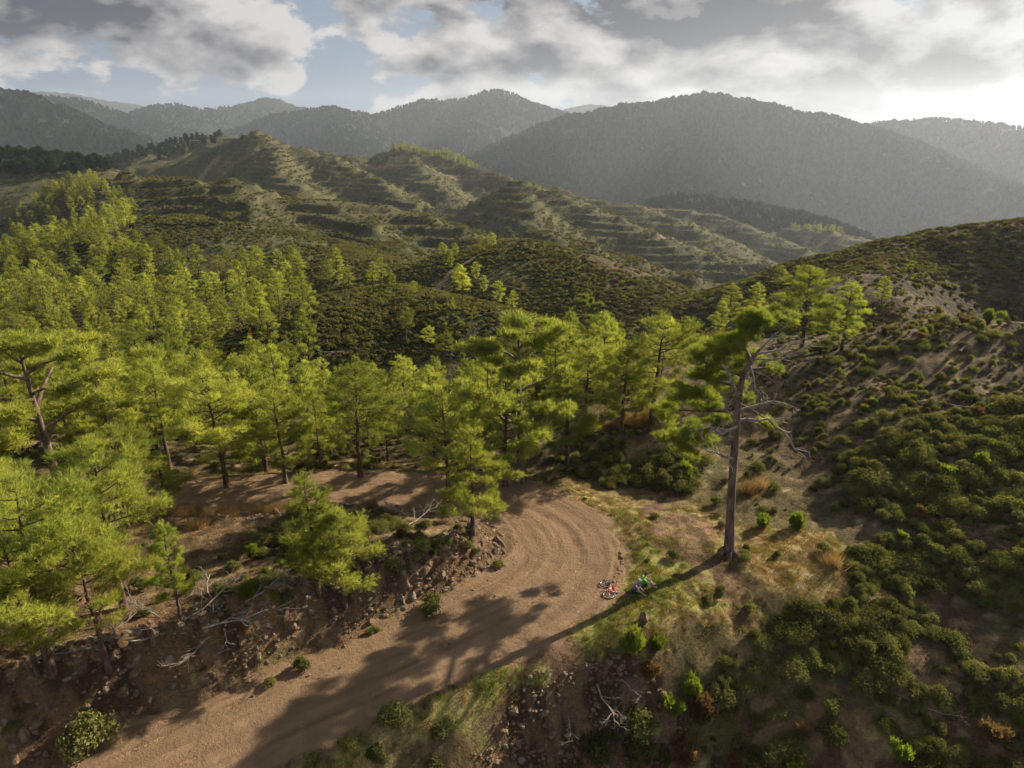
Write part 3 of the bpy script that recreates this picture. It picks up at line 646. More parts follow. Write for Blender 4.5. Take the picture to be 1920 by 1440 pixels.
def scatter(name, P, rot, sc, idx, protos, label):
    """uncountable ground cover: one object whose points carry copies of a few plants"""
    me = bpy.data.meshes.new(name); P = np.asarray(P, np.float32); me.vertices.add(len(P)); me.vertices.foreach_set('co', P.ravel())
    for nm, tp, v in (('rz', 'FLOAT', rot), ('sc', 'FLOAT', sc), ('pick', 'INT', idx)):
        a = me.attributes.new(nm, tp, 'POINT'); a.data.foreach_set('value', np.asarray(v, np.float32 if tp == 'FLOAT' else np.int32))
    ob = bpy.data.objects.new(name, me); COL.objects.link(ob)
    g = bpy.data.node_groups.new(name, 'GeometryNodeTree'); g.interface.new_socket('Geometry', in_out='INPUT', socket_type='NodeSocketGeometry')
    g.interface.new_socket('Geometry', in_out='OUTPUT', socket_type='NodeSocketGeometry'); N, Lk = g.nodes, g.links
    gi, go, ip, jo = N.new('NodeGroupInput'), N.new('NodeGroupOutput'), N.new('GeometryNodeInstanceOnPoints'), N.new('GeometryNodeJoinGeometry')
    for p in reversed(protos):
        oi = N.new('GeometryNodeObjectInfo'); oi.inputs['Object'].default_value = p; oi.inputs['As Instance'].default_value = False
        gt = N.new('GeometryNodeGeometryToInstance'); Lk.new(oi.outputs['Geometry'], gt.inputs[0]); Lk.new(gt.outputs[0], jo.inputs[0])
    def at(nm, tp):
        n = N.new('GeometryNodeInputNamedAttribute'); n.data_type = tp; n.inputs[0].default_value = nm; return n.outputs[0]
    cx = N.new('ShaderNodeCombineXYZ'); Lk.new(at('rz', 'FLOAT'), cx.inputs[2])
    Lk.new(gi.outputs[0], ip.inputs['Points']); Lk.new(jo.outputs[0], ip.inputs['Instance']); ip.inputs['Pick Instance'].default_value = True
    Lk.new(at('pick', 'INT'), ip.inputs['Instance Index']); Lk.new(cx.outputs[0], ip.inputs['Rotation']); Lk.new(at('sc', 'FLOAT'), ip.inputs['Scale'])
    Lk.new(ip.outputs[0], go.inputs[0]); md = ob.modifiers.new('cover', 'NODES'); md.node_group = g
    return tag(ob, label, kind='stuff')
def joined(name, t, V, F, m1, m2):
    """stems and leaves as one unlinked mesh object (a plant for scatter)"""
    nv = len(t.V); me = bpy.data.meshes.new(name); me.from_pydata(list(t.V) + [tuple(v) for v in V.tolist()], [], list(t.F) + [tuple(f) for f in (F + nv).tolist()])
    for m in (m1, m2): me.materials.append(m)
    me.polygons.foreach_set('material_index', np.r_[np.zeros(len(t.F)), np.ones(len(F))].astype(np.int32)); me.update()
    at = me.attributes.new('tone', 'FLOAT', 'POINT'); at.data.foreach_set('value', np.r_[np.zeros(nv), tone(V, F, 1.5)].astype(np.float32))
    return bpy.data.objects.new(name, me)
# ------------------------------------------------------------------ the tall pine at the turn-out
def tall_pine():
    base = ground_at([(1366, 1040)])[0]; Y0 = base[1]; rnd, rng = random.Random(5), np.random.default_rng(5)
    def P(px, py, back=0.0): return Vector((at_y(px, py, Y0 + back) - base).tolist())
    e = bpy.data.objects.new('pine_tree', None); COL.objects.link(e); e.location = base
    tag(e, 'tall old pine with bare reddish trunk and dead limbs standing at the turn-out', 'tree')
    t = Buf(); tp = [Vector((0, 0, -.4)), Vector((0.02, 0, .25)), P(1369, 980), P(1372, 920), P(1376, 860, .1), P(1380, 800, .2), P(1385, 745, .3), P(1393, 705, .5), P(1408, 676, .7), P(1424, 656, .9)]
    t.tube(tp, [.56, .37, .28, .255, .24, .22, .19, .165, .14, .10], 14)
    # buttress roots
    for a in range(6):
        d = Vector((cos(a * 1.05 + .3), sin(a * 1.05 + .3), 0)); t.tube([Vector((0, 0, .35)) + d * .3, d * .62 + Vector((0, 0, .06)), d * 1.0 + Vector((0, 0, -.15))], [.2, .15, .05], 6, False)
    def limb(pts, r0, r1, n=5): 
        q = []
        for a, b in zip(pts[:-1], pts[1:]): q += bent(a, b, 2, .045, rnd)[:-1]
        q.append(pts[-1]); k = len(q); t.tube(q, [r0 + (r1 - r0) * i / (k - 1) for i in range(k)], n, False); return q
    # living limbs out to the needle pads (which lean away from the sun and from the road)
    limb([P(1408, 676, .7), P(1395, 650, 1.6), P(1402, 628, 2.2), P(1415, 606, 2.4)], .13, .05)
    limb([P(1393, 705, .5), P(1350, 690, 1.8), P(1310, 672, 3.0)], .12, .04); limb([P(1388, 725, .4), P(1340, 715, 1.6), P(1295, 705, 2.6)], .11, .04)
    limb([P(1383, 765, .3), P(1330, 770, 1.8), P(1262, 768, 3.2)], .12, .04); limb([P(1380, 800, .2), P(1335, 800, 1.6), P(1280, 815, 2.6)], .11, .04)
    limb([P(1400, 690, .6), P(1425, 690, 1.0), P(1448, 689, 1.4)], .08, .03); limb([P(1384, 755, .3), P(1420, 775, 1.2), P(1445, 790, 1.6)], .07, .03)
    mesh_obj('trunk', t.V, t.F, M_BARK_OLD, e)
    cl = []
    def pad(x, y, rx, ry, back=0, n=1):
        for _ in range(n):
            c = P(x + rnd.uniform(-.3, .3) * rx, y + rnd.uniform(-.3, .3) * ry, back + rnd.uniform(-.5, .6)); s = c.z; dep = Y0 / 1331
            for _s in range(6):
                o = Vector((rnd.gauss(0, .5) * rx, rnd.gauss(0, .5) * rx, rnd.gauss(0, .45) * ry)) * dep; q = rnd.uniform(.36, .62); cl.append(((c + o)[:], (rx * dep * q, rx * dep * q, max(.14, ry * dep * q * .75))))
    for a in ((1410, 602, 34, 18, 2.2, 2), (1436, 596, 26, 15, 2.0, 1), (1470, 600, 22, 10, 1.8, 1), (1392, 622, 20, 18, 2.2, 1),
              (1330, 655, 32, 22, 2.6, 2), (1372, 642, 30, 24, 2.3, 2), (1358, 672, 32, 18, 2.4, 2), (1312, 698, 34, 18, 2.7, 2), (1345, 690, 28, 15, 2.0, 1), (1408, 660, 20, 14, 2.2, 1),
              (1258, 768, 32, 17, 3.0, 2), (1285, 745, 28, 15, 2.8, 1), (1300, 762, 28, 15, 2.6, 1), (1320, 735, 30, 14, 2.3, 1), (1262, 812, 32, 19, 2.6, 2), (1302, 812, 32, 20, 2.2, 2), (1330, 825, 22, 15, 1.8, 1),
              (1280, 846, 20, 15, 2.4, 1), (1335, 760, 24, 12, 2.0, 1), (1448, 690, 20, 11, 1.4, 1), (1435, 793, 24, 9, 1.6, 1), (1402, 752, 12, 12, 1.2, 1), (1350, 718, 26, 13, 1.6, 1), (1375, 690, 22, 13, 1.4, 1), (1345, 792, 24, 12, 1.4, 1), (1290, 725, 24, 12, 2.4, 1), (1395, 640, 24, 14, 2.0, 1), (1300, 840, 22, 12, 1.8, 1), (1384, 728, 18, 10, 1.2, 1)):
        pad(*a)
    V, F = clump_tufts(cl, rng, 450, 8, .26, .012); mesh_obj('crown', V, F, M_NEEDLE_OLD, e, smooth=False, attrs={'tone': tone(V, F, 1.2)})
    # bleached dead limbs
    dead = [([P(1382, 790, .2), P(1440, 785, -.3), P(1480, 822, -.5), P(1518, 872, -.4)], .11), ([P(1384, 770, .2), P(1450, 752, 0), P(1500, 768, .2)], .10), ([P(1376, 860, 0), P(1345, 850, -.3), P(1320, 842, -.5)], .10),
            ([P(1382, 800, 0), P(1352, 815, -.5), P(1335, 800, -.8), P(1292, 808, -.9)], .11), ([P(1385, 745, .2), P(1374, 715, -.3), P(1366, 700, -.3)], .07), ([P(1380, 790, 0), P(1362, 770, -.5), P(1352, 735, -.6)], .06),
            ([P(1415, 665, .8), P(1465, 655, .6), P(1505, 640, .4)], .09), ([P(1424, 656, .9), P(1450, 628, .7), P(1475, 612, .5)], .08), ([P(1410, 672, .8), P(1460, 672, .3), P(1495, 665, .1)], .07), ([P(1405, 680, .6), P(1415, 720, .2), P(1418, 735, 0)], .05)]
    for pts, r0 in dead:
        d = Buf(); q = []
        for a, b in zip(pts[:-1], pts[1:]): q += bent(a, b, 3, .05, rnd)[:-1]
        q.append(pts[-1]); k = len(q); d.tube(q, [r0 * (1 - .85 * i / (k - 1)) for i in range(k)], 5, False)
        for i in range(1, k - 1):
            for s in range(1 + i % 2):
                L = rnd.uniform(.4, 1.3); dr = ((q[i + 1] - q[i]).normalized() + Vector((rnd.uniform(-1, 1), rnd.uniform(-1, 1), rnd.uniform(-.7, .9)))).normalized()
                tw = bent(q[i], q[i] + dr * L, 3, .1, rnd); d.tube(tw, [r0 * .35, r0 * .27, r0 * .18, .008], 4, False)
                for _ in range(3):
                    j = rnd.randint(1, 3); d2 = (dr + Vector((rnd.uniform(-1, 1), rnd.uniform(-1, 1), rnd.uniform(-.8, .8)))).normalized(); d.tube(bent(tw[j], tw[j] + d2 * L * .5, 2, .1, rnd), [.018, .012, .006], 3, False)
        mesh_obj('dead_branch', d.V, d.F, M_DEAD, e)
tall_pine()

# ------------------------------------------------------------------ pines
YOUNG = [proto_pine('young', 20 + i, h, cb, R, sh) for i, (h, cb, R, sh) in enumerate([(8, .16, 2.1, 1), (9, .24, 2.3, 0), (7.5, .10, 2.0, 1), (9.5, .30, 2.2, 0), (8, .20, 2.5, 0), (8.5, .12, 1.9, 1), (9, .35, 2.4, 0), (7, .06, 1.8, 1)])]
YH = [8, 9, 7.5, 9.5, 8, 8.5, 9, 7]
OLD = [proto_pine('mature', 40, 12, .34, 3.1), proto_pine('mature', 41, 12, .42, 3.4), proto_pine('mature', 43, 12, .38, 2.6)]
FINE = [proto_pine('young', 60 + i, h, cb, R, sh, tufts=4200, k=8, L=.25, W=.011) for i, (h, cb, R, sh) in enumerate([(8, .22, 2.3, 0), (8, .14, 2.2, 1), (9, .30, 2.5, 0), (8, .18, 2.0, 1)])]
FH = [8, 8, 9, 8]
# (base x, base y, top y, stock, proto, width factor, label)
NAMED = [
    (841, 940, 742, 'F', 2, 1.15, 'pine with a dark bare stem on the inner edge of the road bend'),
    (886, 996, 808, 'F', 1, 1.15, 'feathery pine leaning over the tip of the mound inside the bend'),
    (597, 1108, 893, 'F', 3, 1.1, 'pine with pale snapped twigs on the crest above the rocky cut bank'),
    (646, 1132, 962, 'F', 0, 1.25, 'low bushy pine beside the snapped pine on the rocky cut bank'),
    (232, 1140, 832, 'F', 0, 1.0, 'large spreading pine on the mound beside the dead brushwood'),
    (202, 1252, 985, 'F', 2, .95, 'thin pine with pale stem at the foot of the large spreading pine'),
    (97, 1256, 905, 'F', 2, 1.1, 'tall pine rising from reddish needle litter on the mound'),
    (72, 1268, 1010, 'F', 0, .9, 'leaning slim pine beside the tall pine in reddish litter'),
    (338, 1160, 985, 'F', 3, .8, 'small slender pine standing in the heap of dead brushwood'),
    (312, 952, 850, 'F', 1, 1.3, 'short bright pine growing at the grassy near edge of the far road leg'),
    (20, 1120, 850, 'F', 3, 1.2, 'full pine at the outer end of the mound'),
    (120, 958, 640, 'O', 1, 1.25, 'broad old pine with spreading pale limbs above the young pines'),
    (975, 905, 600, 'O', 0, 1.05, 'big rounded pine towering over the stand behind the hairpin bend'),
    (948, 912, 706, 'F', 1, 1.2, 'bright yellow green pine in front of the big rounded pine'),
    (425, 914, 700, 'F', 2, 1.15, 'thick stemmed pine at the back edge of the far road leg'),
    (536, 906, 742, 'F', 0, 1.1, 'straight pine standing behind the far leg of the road'),
    (676, 894, 690, 'F', 2, 1.15, 'tall pine whose dark stem meets the far road leg'),
    (318, 880, 655, 'F', 2, .9, 'high slender pine with a long dark stem near the broad old pine'),
    (1062, 872, 690, 'F', 3, 1.1, 'pine at the edge of the gully beyond the hairpin bend'),
    (1165, 812, 655, 'F', 0, 1.15, 'pine on the dry grass spur beyond the hairpin bend'),
    (1222, 795, 598, 'F', 2, 1.25, 'full pine on the dry grass spur nearest the tall old pine'),
    (1096, 792, 640, 'F', 2, 1.1, 'pine with crooked stem at the outer end of the dry grass spur'),
    (1092, 690, 556, 'O', 2, .8, 'flat topped old pine with pale bare trunk above the stand'),
    (1502, 658, 505, 'F', 0, 1.3, 'tallest pine on the bare saddle below the shaded spur'),
    (1578, 658, 533, 'F', 1, 1.25, 'second pine on the bare saddle, shorter and bushy'),
    (1350, 628, 566, 'F', 1, 1.1, 'little conical pine on the bare saddle'),
    (1366, 604, 534, 'F', 3, 1.3, 'pine behind the little conical pine at the foot of the shaded spur'),
    (1415, 596, 533, 'F', 3, 1.3, 'lone sparse pine low on the shaded spur'),
    (1462, 540, 499, 'F', 1, 1.5, 'small pine on the crest line of the shaded spur'),
    (1652, 572, 520, 'F', 3, 1.2, 'solitary small pine halfway up the shaded spur'),
]
HILL = [(868, 566, 498), (908, 554, 517), (935, 577, 528), (960, 592, 546), (893, 532, 492), (776, 562, 527), (849, 584, 558), (858, 548, 496), (831, 492, 456), (855, 488, 456), (905, 478, 441), (921, 474, 437),
        (700, 545, 492), (655, 540, 498), (620, 550, 490), (845, 505, 470), (762, 640, 577), (805, 650, 612), (838, 668, 622), (735, 540, 508), (818, 585, 565)]
taken = []
def top_height(b, px, py): return max(1.5, at_y(px, py, b[1])[2] - b[2])
gnd = ground_at([(a[0], a[1]) for a in NAMED]); rnd = random.Random(11)
for a, b in zip(NAMED, gnd):
    h = top_height(b, a[0], a[2]); me, hh = (FINE[a[4]], FH[a[4]]) if a[3] == 'F' else (OLD[a[4]], 11.6); s = h / hh
    w = s * a[5]; place_tree('pine_tree', me, b, rnd.uniform(0, 6.28), (w, w, s), a[6], 'tree'); taken.append(b[:2])
gnd = ground_at([(a[0], a[1]) for a in HILL])
for a, b in zip(HILL, gnd):
    i = rnd.randrange(8); s = top_height(b, a[0], a[2]) / YH[i]; w = s * rnd.uniform(.8, 1.1)
    place_tree('pine_tree', YOUNG[i], b, rnd.uniform(0, 6.28), (w, w, s), 'scattered young pine on the scrub knolls beyond the stand', 'tree', 'pines dotted over the scrub knolls'); taken.append(b[:2])

POLY_A = [(-120, 905), (-120, 500), (60, 520), (130, 545), (330, 560), (560, 550), (590, 610), (580, 690), (640, 755), (800, 765), (930, 755), (1020, 715), (1100, 690), (1190, 690), (1290, 730), (1270, 755), (1120, 770), (1010, 800), (960, 850), (905, 884), (640, 882), (420, 902), (250, 915)]
POLY_B = [(-60, 520), (-60, 318), (60, 322), (190, 345), (268, 410), (190, 470), (300, 500), (480, 510), (720, 530), (600, 560), (330, 560), (130, 545), (60, 515)]
POLY_FRONT = [(-160, 1000), (200, 975), (300, 1010), (300, 1090), (150, 1180), (-60, 1300), (-250, 1300)]
def poisson(xr, yr, n, poly, spacing, keep, rng):
    x, y = rng.uniform(*xr, n), rng.uniform(*yr, n); h = H(x, y, False); px, py, dep = project(np.stack([x, y, h], -1))
    ok = in_poly(px, py, poly) & (dep > 5); out = []; e, _ = road_dist(x, y); ok &= e > 1.2
    grid = {}
    for q in keep: grid.setdefault((int(q[0] // 8), int(q[1] // 8)), []).append(q)
    for i in np.nonzero(ok)[0]:
        sp = spacing(x[i], y[i]); gx, gy = int(x[i] // 8), int(y[i] // 8); bad = False
        for a in (-1, 0, 1):
            for c in (-1, 0, 1):
                for q in grid.get((gx + a, gy + c), ()):
                    if (q[0] - x[i]) ** 2 + (q[1] - y[i]) ** 2 < sp * sp: bad = True; break
                if bad: break
            if bad: break
        if not bad: grid.setdefault((gx, gy), []).append((x[i], y[i])); out.append((x[i], y[i]))
    return np.array(out)
rng = np.random.default_rng(21)
cl = lambda x, y: float(fbm(np.array([x / 14]), np.array([y / 14]), 2, 121)[0])
SA = poisson((-150, 34), (50, 250), 16000, POLY_A, lambda x, y: 3.3 + 5.0 * max(0, cl(x, y) - .02) + max(0, y - 70) * .018, taken, rng)
SB = poisson((-260, 10), (90, 520), 12000, POLY_B, lambda x, y: 3.6 + 7 * max(0, cl(x, y)) + (3 if y < 180 else 0), taken + [tuple(a) for a in SA], rng)
SF = poisson((-60, -12), (25, 46), 1500, POLY_FRONT, lambda x, y: 3.6, taken, rng)
print('trees', len(NAMED) + len(HILL), len(SA), len(SB), len(SF))
def plant(S, label, group, hr, cap, stock=YOUNG, hts=YH):
    S = np.asarray(S)[:cap] if len(S) else np.zeros((0, 2)); z = H(S[:, 0], S[:, 1]) if len(S) else []
    for (x, y), zz in zip(S, z):
        i = rnd.randrange(len(stock)); s = rnd.uniform(*hr) / hts[i]; w = s * rnd.uniform(.9, 1.2)
        place_tree('pine_tree', stock[i], (x, y, zz - .05), rnd.uniform(0, 6.28), (w, w, s), label, 'tree', group)
SA = SA[np.argsort(np.hypot(SA[:, 0], SA[:, 1]))]; SB = SB[np.argsort(np.hypot(SB[:, 0], SB[:, 1]))]
def stand_place(x, y):
    """what a pine of the stand grows next to, and the phrase for it"""
    e_ = float(road_dist(np.array([x]), np.array([y]))[0][0])
    if e_ < 6: return 'along the far edge of the dirt road'
    if x > 6: return 'on the spur between the gully and the stand'
    if y > 150: return 'on the open slope above the stand'
    if y > 105: return 'at the back of the stand below the knolls'
    if x < -34: return 'around the broad old pine with pale limbs'
    return 'deep in the dense stand behind the dirt road'
def plant_stand(S, cap):
    S = S[:cap]; z = H(S[:, 0], S[:, 1])
    for (x, y), zz in zip(S, z):
        i = rnd.randrange(8); hh = rnd.uniform(5.2, 9.2) * (1 - .26 * min(1, max(0, (y - 58) / 40))); s = hh / YH[i]; w = s * rnd.uniform(.75, 1.1)
        k = 'tall' if hh > 7.6 else 'short' if hh < 5.4 else 'middle sized'; where = stand_place(x, y)
        place_tree('pine_tree', YOUNG[i], (x, y, zz - .05), rnd.uniform(0, 6.28), (w, w, s), f'{k} bright green pine {where}', 'tree', f'{k} pines {where}')
NA = min(len(SA), 205); plant_stand(SA, NA)
plant(SF, 'bright green pine among the group on the mound inside the bend', 'pines on the mound inside the bend', (4.5, 7.5), 7, FINE, FH)
nB = max(0, 296 - len(NAMED) - len(HILL) - NA - min(7, len(SF)))
plant(SB, 'young pine on the scrubby slope beyond the dense stand', 'pines on the slope beyond the stand', (6, 9), nB)
LITE = [bpy.data.objects.new('pine', None)] * 0
def lite_pine(seed, mat):
    t, V, F = pine_young(seed, 8, .12, 2.2, seed % 2, tufts=520, k=4, L=.45, W=.045); return joined('pine_small', t, V, F, M_BARK, mat)
LITE = [lite_pine(80 + i, M_NEEDLE) for i in range(4)]
M_FOREST = leaf_mat('far_needles', (.026, .040, .014), (.060, .078, .024), .25, (1.3, 1.4, .8), .3)
def forest_tree(seed):
    t, V, F = pine_young(seed, 8, .08, 2.4, seed % 2, tufts=60, k=3, L=1.5, W=.45); return joined('forest_tree', t, V, F, M_BARK, M_FOREST)
FARTREE = [forest_tree(90 + i) for i in range(4)]
rest = [tuple(a) for a in SB[nB:]]; rest += [tuple(a) for a in SA[NA:]]
rest = np.array(rest) if rest else np.zeros((0, 2))
if len(rest): scatter('pine_wood', np.c_[rest, H(rest[:, 0], rest[:, 1]) - .05], rng.uniform(0, 6.28, len(rest)), rng.uniform(.75, 1.15, len(rest)), rng.integers(0, 4, len(rest)), LITE, 'distant young pines covering the slope below the dark wood')
# dark woods on far slopes and mountains
def fill(n, rr, ar, cond, rng):
    r = np.exp(rng.uniform(np.log(rr[0]), np.log(rr[1]), n)); a = np.radians(rng.uniform(*ar, n)); x, y = r * np.sin(a), r * np.cos(a); h = H(x, y)
    px, py, dep = project(np.stack([x, y, h], -1)); k = cond(px, py, dep, x, y, h); return np.stack([x, y, h - .3], -1)[k]
W1 = fill(9000, (420, 1400), (-42, 0), lambda px, py, d, x, y, h: in_poly(px, py, [(-80, 330), (-80, 265), (260, 268), (400, 250), (425, 262), (330, 296), (230, 316), (100, 330)]), rng)
scatter('wood', W1, rng.uniform(0, 6.28, len(W1)), rng.uniform(.7, 1.25, len(W1)), rng.integers(0, 4, len(W1)), FARTREE, 'dark wood covering the slopes round the terraced peak')
W3 = fill(16000, (700, 1500), (-12, 30), lambda px, py, d, x, y, h: in_poly(px, py, [(1260, 370), (1480, 392), (1620, 440), (1500, 432), (1420, 415), (1290, 386)]) | in_poly(px, py, [(690, 270), (830, 270), (900, 320), (830, 300), (740, 286)]), rng); W3 = W3[:900]
scatter('sparse_wood', W3, rng.uniform(0, 6.28, len(W3)), rng.uniform(.6, 1.1, len(W3)), rng.integers(0, 4, len(W3)), LITE, 'pale green pines along the far terraced spurs')
W2 = fill(130000, (1250, 5200), (-41, 41), lambda px, py, d, x, y, h: (fbm(x / 150, y / 150, 3, 131) > -.42) & (rng.random(len(x)) < np.clip((d / 2600) ** 1.2, .35, 1)), rng)
scatter('mountain_forest', W2, rng.uniform(0, 6.28, len(W2)), rng.uniform(1.1, 1.8, len(W2)), rng.integers(0, 4, len(W2)), FARTREE, 'forest covering the hazy mountain ridges')
# ------------------------------------------------------------------ shrubs
def pair(t, V, F, m): return (mesh_obj('stems', t.V, t.F, M_TWIG, link=False).data, mesh_obj('foliage', V, F, m, smooth=False, link=False, attrs={'tone': tone(V, F, 2.0)}).data)
DARK = [shrub(200 + i, r, h, n, .05, None, lb) for i, (r, h, n, lb) in enumerate([(.5, .75, 1500, 7), (.6, .7, 1800, 9), (.45, .6, 1200, 6), (.65, .9, 2000, 10), (.5, .5, 1300, 8), (.95, .55, 3000, 17), (.8, .8, 2600, 14)])]
GREYS = [shrub(220 + i, .45, .45, 900, .04, None, 6) for i in range(2)]
BROOM = [broom(230 + i, .5, .95, 900, .2, .022) for i in range(3)]
S_DARK = [pair(*a, M_SHRUB) for a in DARK]; S_BRIGHT = [pair(*a, M_BROOM) for a in BROOM] ; S_RUST = [pair(*a, M_RUST) for a in BROOM]; S_GREY = [pair(*a, M_GREY) for a in GREYS]
SHR = 'shrub'
def put_shrub(meshes, p, sc, label, group=None, name='shrub', cat='shrub'):
    return place_tree(name, meshes, p, rnd.uniform(0, 6.28), sc, label, cat, group, ('stem', 'foliage'))
# shrubs that stand out: (x, y of the foot, size m, stock, label)
SHRUBS = [
    (1182, 1222, 1.5, S_BRIGHT[0], 'bright green feathery bush on the embankment below the boulder'), (1230, 1220, 1.0, S_BRIGHT[1], 'smaller bright green bush beside the feathery bush below the boulder'),
    (1300, 1305, 1.3, S_BRIGHT[2], 'lime green bush above the rusty bush on the embankment'), (1262, 1338, 1.1, S_BRIGHT[1], 'yellow green bush touching the rusty bush on the embankment'),
    (1308, 1352, 1.6, S_RUST[0], 'rusty brown dried bush on the embankment'), (1278, 1432, 1.5, S_RUST[1], 'orange brown dried bush at the bottom of the embankment'),
    (1216, 1270, 1.1, S_RUST[2], 'wispy brown bush between the lime green and feathery bushes'), (1372, 1436, 1.0, S_RUST[2], 'small brown dried bush next to the long hedge of shrubs'),
    (832, 1372, 1.1, S_DARK[1], 'round yellow green shrub alone on the slope below the verge'), (742, 1358, 1.25, S_DARK[3], 'dark round shrub just below the grass verge'), (706, 1425, 1.1, S_DARK[0], 'dark shrub at the foot of the verge slope'),
    (590, 1436, 1.0, S_DARK[2], 'olive shrub at the lower end of the verge slope'), (812, 1436, 1.0, S_DARK[4], 'low green shrub beside the dead branches below the verge'), (650, 1400, .9, S_DARK[4], 'small dark shrub hugging the verge edge'),
    (175, 1402, 1.9, S_DARK[3], 'big dark shrub at the foot of the cut bank beside the road'), (567, 1256, 1.1, S_DARK[0], 'bushy green shrub at the road edge under the cut bank'), (505, 1285, .8, S_DARK[2], 'low green shrub with yellow sprigs under the cut bank'),
    (810, 1146, 1.5, S_DARK[1], 'spreading dark shrub at the foot of the rock face'), (700, 1185, .7, S_DARK[4], 'small shrub at the rock face foot beside the road'), (935, 1062, .9, S_DARK[2], 'dull green shrub on the nose of the rock face'),
    (1497, 992, 1.3, S_BRIGHT[0], 'fresh green bush on the slope behind the tall old pine'), (1428, 988, 1.2, S_BRIGHT[2], 'yellow green bush near the tall old pine'), (1545, 1035, .9, S_DARK[1], 'dark shrub at the edge of the yellow grass patch'),
    (1350, 1118, 1.0, S_DARK[0], 'dark shrub on the grassy slope near the tall pine shadow'), (1330, 1128, .9, S_DARK[4], 'low dark shrub beside its twin on the grassy slope'), (1405, 1145, .9, S_DARK[2], 'green shrub at the lip of the scrub slope'),
    (1395, 1050, 1.0, S_DARK[1], 'dark shrub hugging the foot of the tall old pine'), (1270, 1082, .6, S_DARK[4], 'small dark shrub in the middle of the turn-out'), (1215, 1052, .45, S_DARK[2], 'tiny dark shrub on the turn-out near the stones'),
    (1195, 1375, 1.7, S_DARK[3], 'big green shrub at the top of the scree'), (1110, 1420, 1.8, S_DARK[1], 'wide green shrub at the lower edge of the scree'), (1190, 1425, 1.9, S_DARK[0], 'large leafy shrub below the scree shrub'), (1135, 1385, 1.3, S_DARK[4], 'olive shrub on the scree'),
    (1560, 1395, 1.4, S_DARK[3], 'round olive shrub standing clear below the scrub'), (1560, 1330, 1.2, S_DARK[1], 'pale green round shrub in the gap of the scrub'), (1760, 590, 1.0, S_RUST[0], 'brownish bush on the crest above the hillside'), (1880, 602, 1.6, S_BRIGHT[1], 'bright small bush on the crest of the hillside'),
    (1855, 604, 1.2, S_BRIGHT[0], 'bright little bush beside another on the hillside crest'), (1690, 1425, 1.1, S_BRIGHT[2], 'yellow green bush low in the gully'), (1860, 1390, 1.2, S_RUST[1], 'pinkish brown dried bush in the gully'),
    (1380, 1395, .01, None, '')]
SHRUBS = SHRUBS[:-1]
g = ground_at([(a[0], a[1]) for a in SHRUBS])
for a, p in zip(SHRUBS, g): put_shrub(a[3], p - [0, 0, .04], a[2] * rnd.uniform(.95, 1.05), a[4])
named_xy = g[:, :2]

# density of the scrub (shrubs per square metre) by place
D_HI = [[(1400, 1200), (1480, 1150), (1600, 1120), (1590, 1040), (1680, 1010), (1920, 1000), (2100, 1000), (2100, 1180), (1920, 1160), (1780, 1110), (1700, 1120), (1840, 1250), (2100, 1330), (2100, 1350), (1900, 1350), (1700, 1340), (1560, 1260), (1450, 1260)],
        [(1330, 1250), (1400, 1240), (1470, 1320), (1530, 1440), (1530, 1500), (1350, 1500), (1330, 1340)], [(1600, 850), (1720, 790), (1920, 750), (2100, 730), (2100, 990), (1600, 960)],
        [(1110, 880), (1180, 850), (1270, 830), (1320, 870), (1290, 925), (1130, 915)], [(1700, 1400), (1950, 1390), (1950, 1480), (1700, 1480)]]
D_MID = [[(1400, 840), (1480, 740), (1600, 680), (1700, 640), (1920, 610), (2100, 600), (2100, 1500), (1500, 1500), (1420, 1220), (1640, 1060), (1560, 990), (1400, 960)], [(1080, 1340), (1250, 1350), (1280, 1500), (900, 1500), (980, 1420)],
         [(380, 1040), (560, 960), (700, 960), (860, 990), (900, 1040), (700, 1100), (500, 1140)], [(-50, 1290), (150, 1260), (250, 1280), (100, 1360), (-50, 1400)]]
D_LOW = [[(980, 900), (1400, 900), (1600, 980), (1600, 1130), (1300, 1160), (1200, 1080), (1100, 940)], [(200, 1330), (900, 1020), (950, 1060), (560, 1290), (250, 1420)], [(500, 1440), (1100, 1230), (1300, 1160), (1420, 1200), (1330, 1440)], [(250, 1230), (700, 1050), (260, 990)],
         [(1260, 640), (1420, 600), (1700, 600), (1500, 760), (1380, 800)]]
n = 90000; r = np.sqrt(rng.uniform(15 ** 2, 98 ** 2, n)); a = np.radians(rng.uniform(-48, 48, n)); x, y = r * np.sin(a), r * np.cos(a)
h = H(x, y); px, py, dep = project(np.stack([x, y, h], -1)); area = np.radians(96) / 2 * (98 ** 2 - 15 ** 2) / n
dens = np.zeros(n)
for P_ in D_LOW: dens = np.where(in_poly(px, py, P_), .10, dens)
for P_ in D_MID: dens = np.where(in_poly(px, py, P_), 1.5, dens)
hi = np.zeros(n, bool)
for P_ in D_HI: hi |= in_poly(px, py, P_)
dens = np.where(in_poly(px, py, [(480, 1010), (600, 990), (760, 985), (880, 1010), (760, 1060), (620, 1120), (470, 1150), (400, 1120)]), 2.4, dens); dens = np.where(hi, 4.2, dens)
dens = np.where((y > 51) & (x < 12) & (dens == 0), 1.0, dens); dens = np.where((r > 66) & (x > 10), np.maximum(dens, .8), dens)
dens *= np.where(hi, np.clip(1.1 + 2.2 * fbm(x / 4, y / 4, 3, 143), .15, 1.4), np.clip(1 + 3.0 * fbm(x / 5, y / 5, 3, 141), .15, 2.2)); e, off = road_dist(x, y)
ok = (rng.random(n) < dens * area) & (e > .5)
for q in named_xy: ok &= (x - q[0]) ** 2 + (y - q[1]) ** 2 > .5
X, Y, Z, HI = x[ok], y[ok], h[ok], hi[ok]; m = len(X)
size = np.where(HI, .4 + .8 * rng.random(m) ** 1.6, .22 + .7 * rng.random(m) ** 2); typ = rng.random(m)
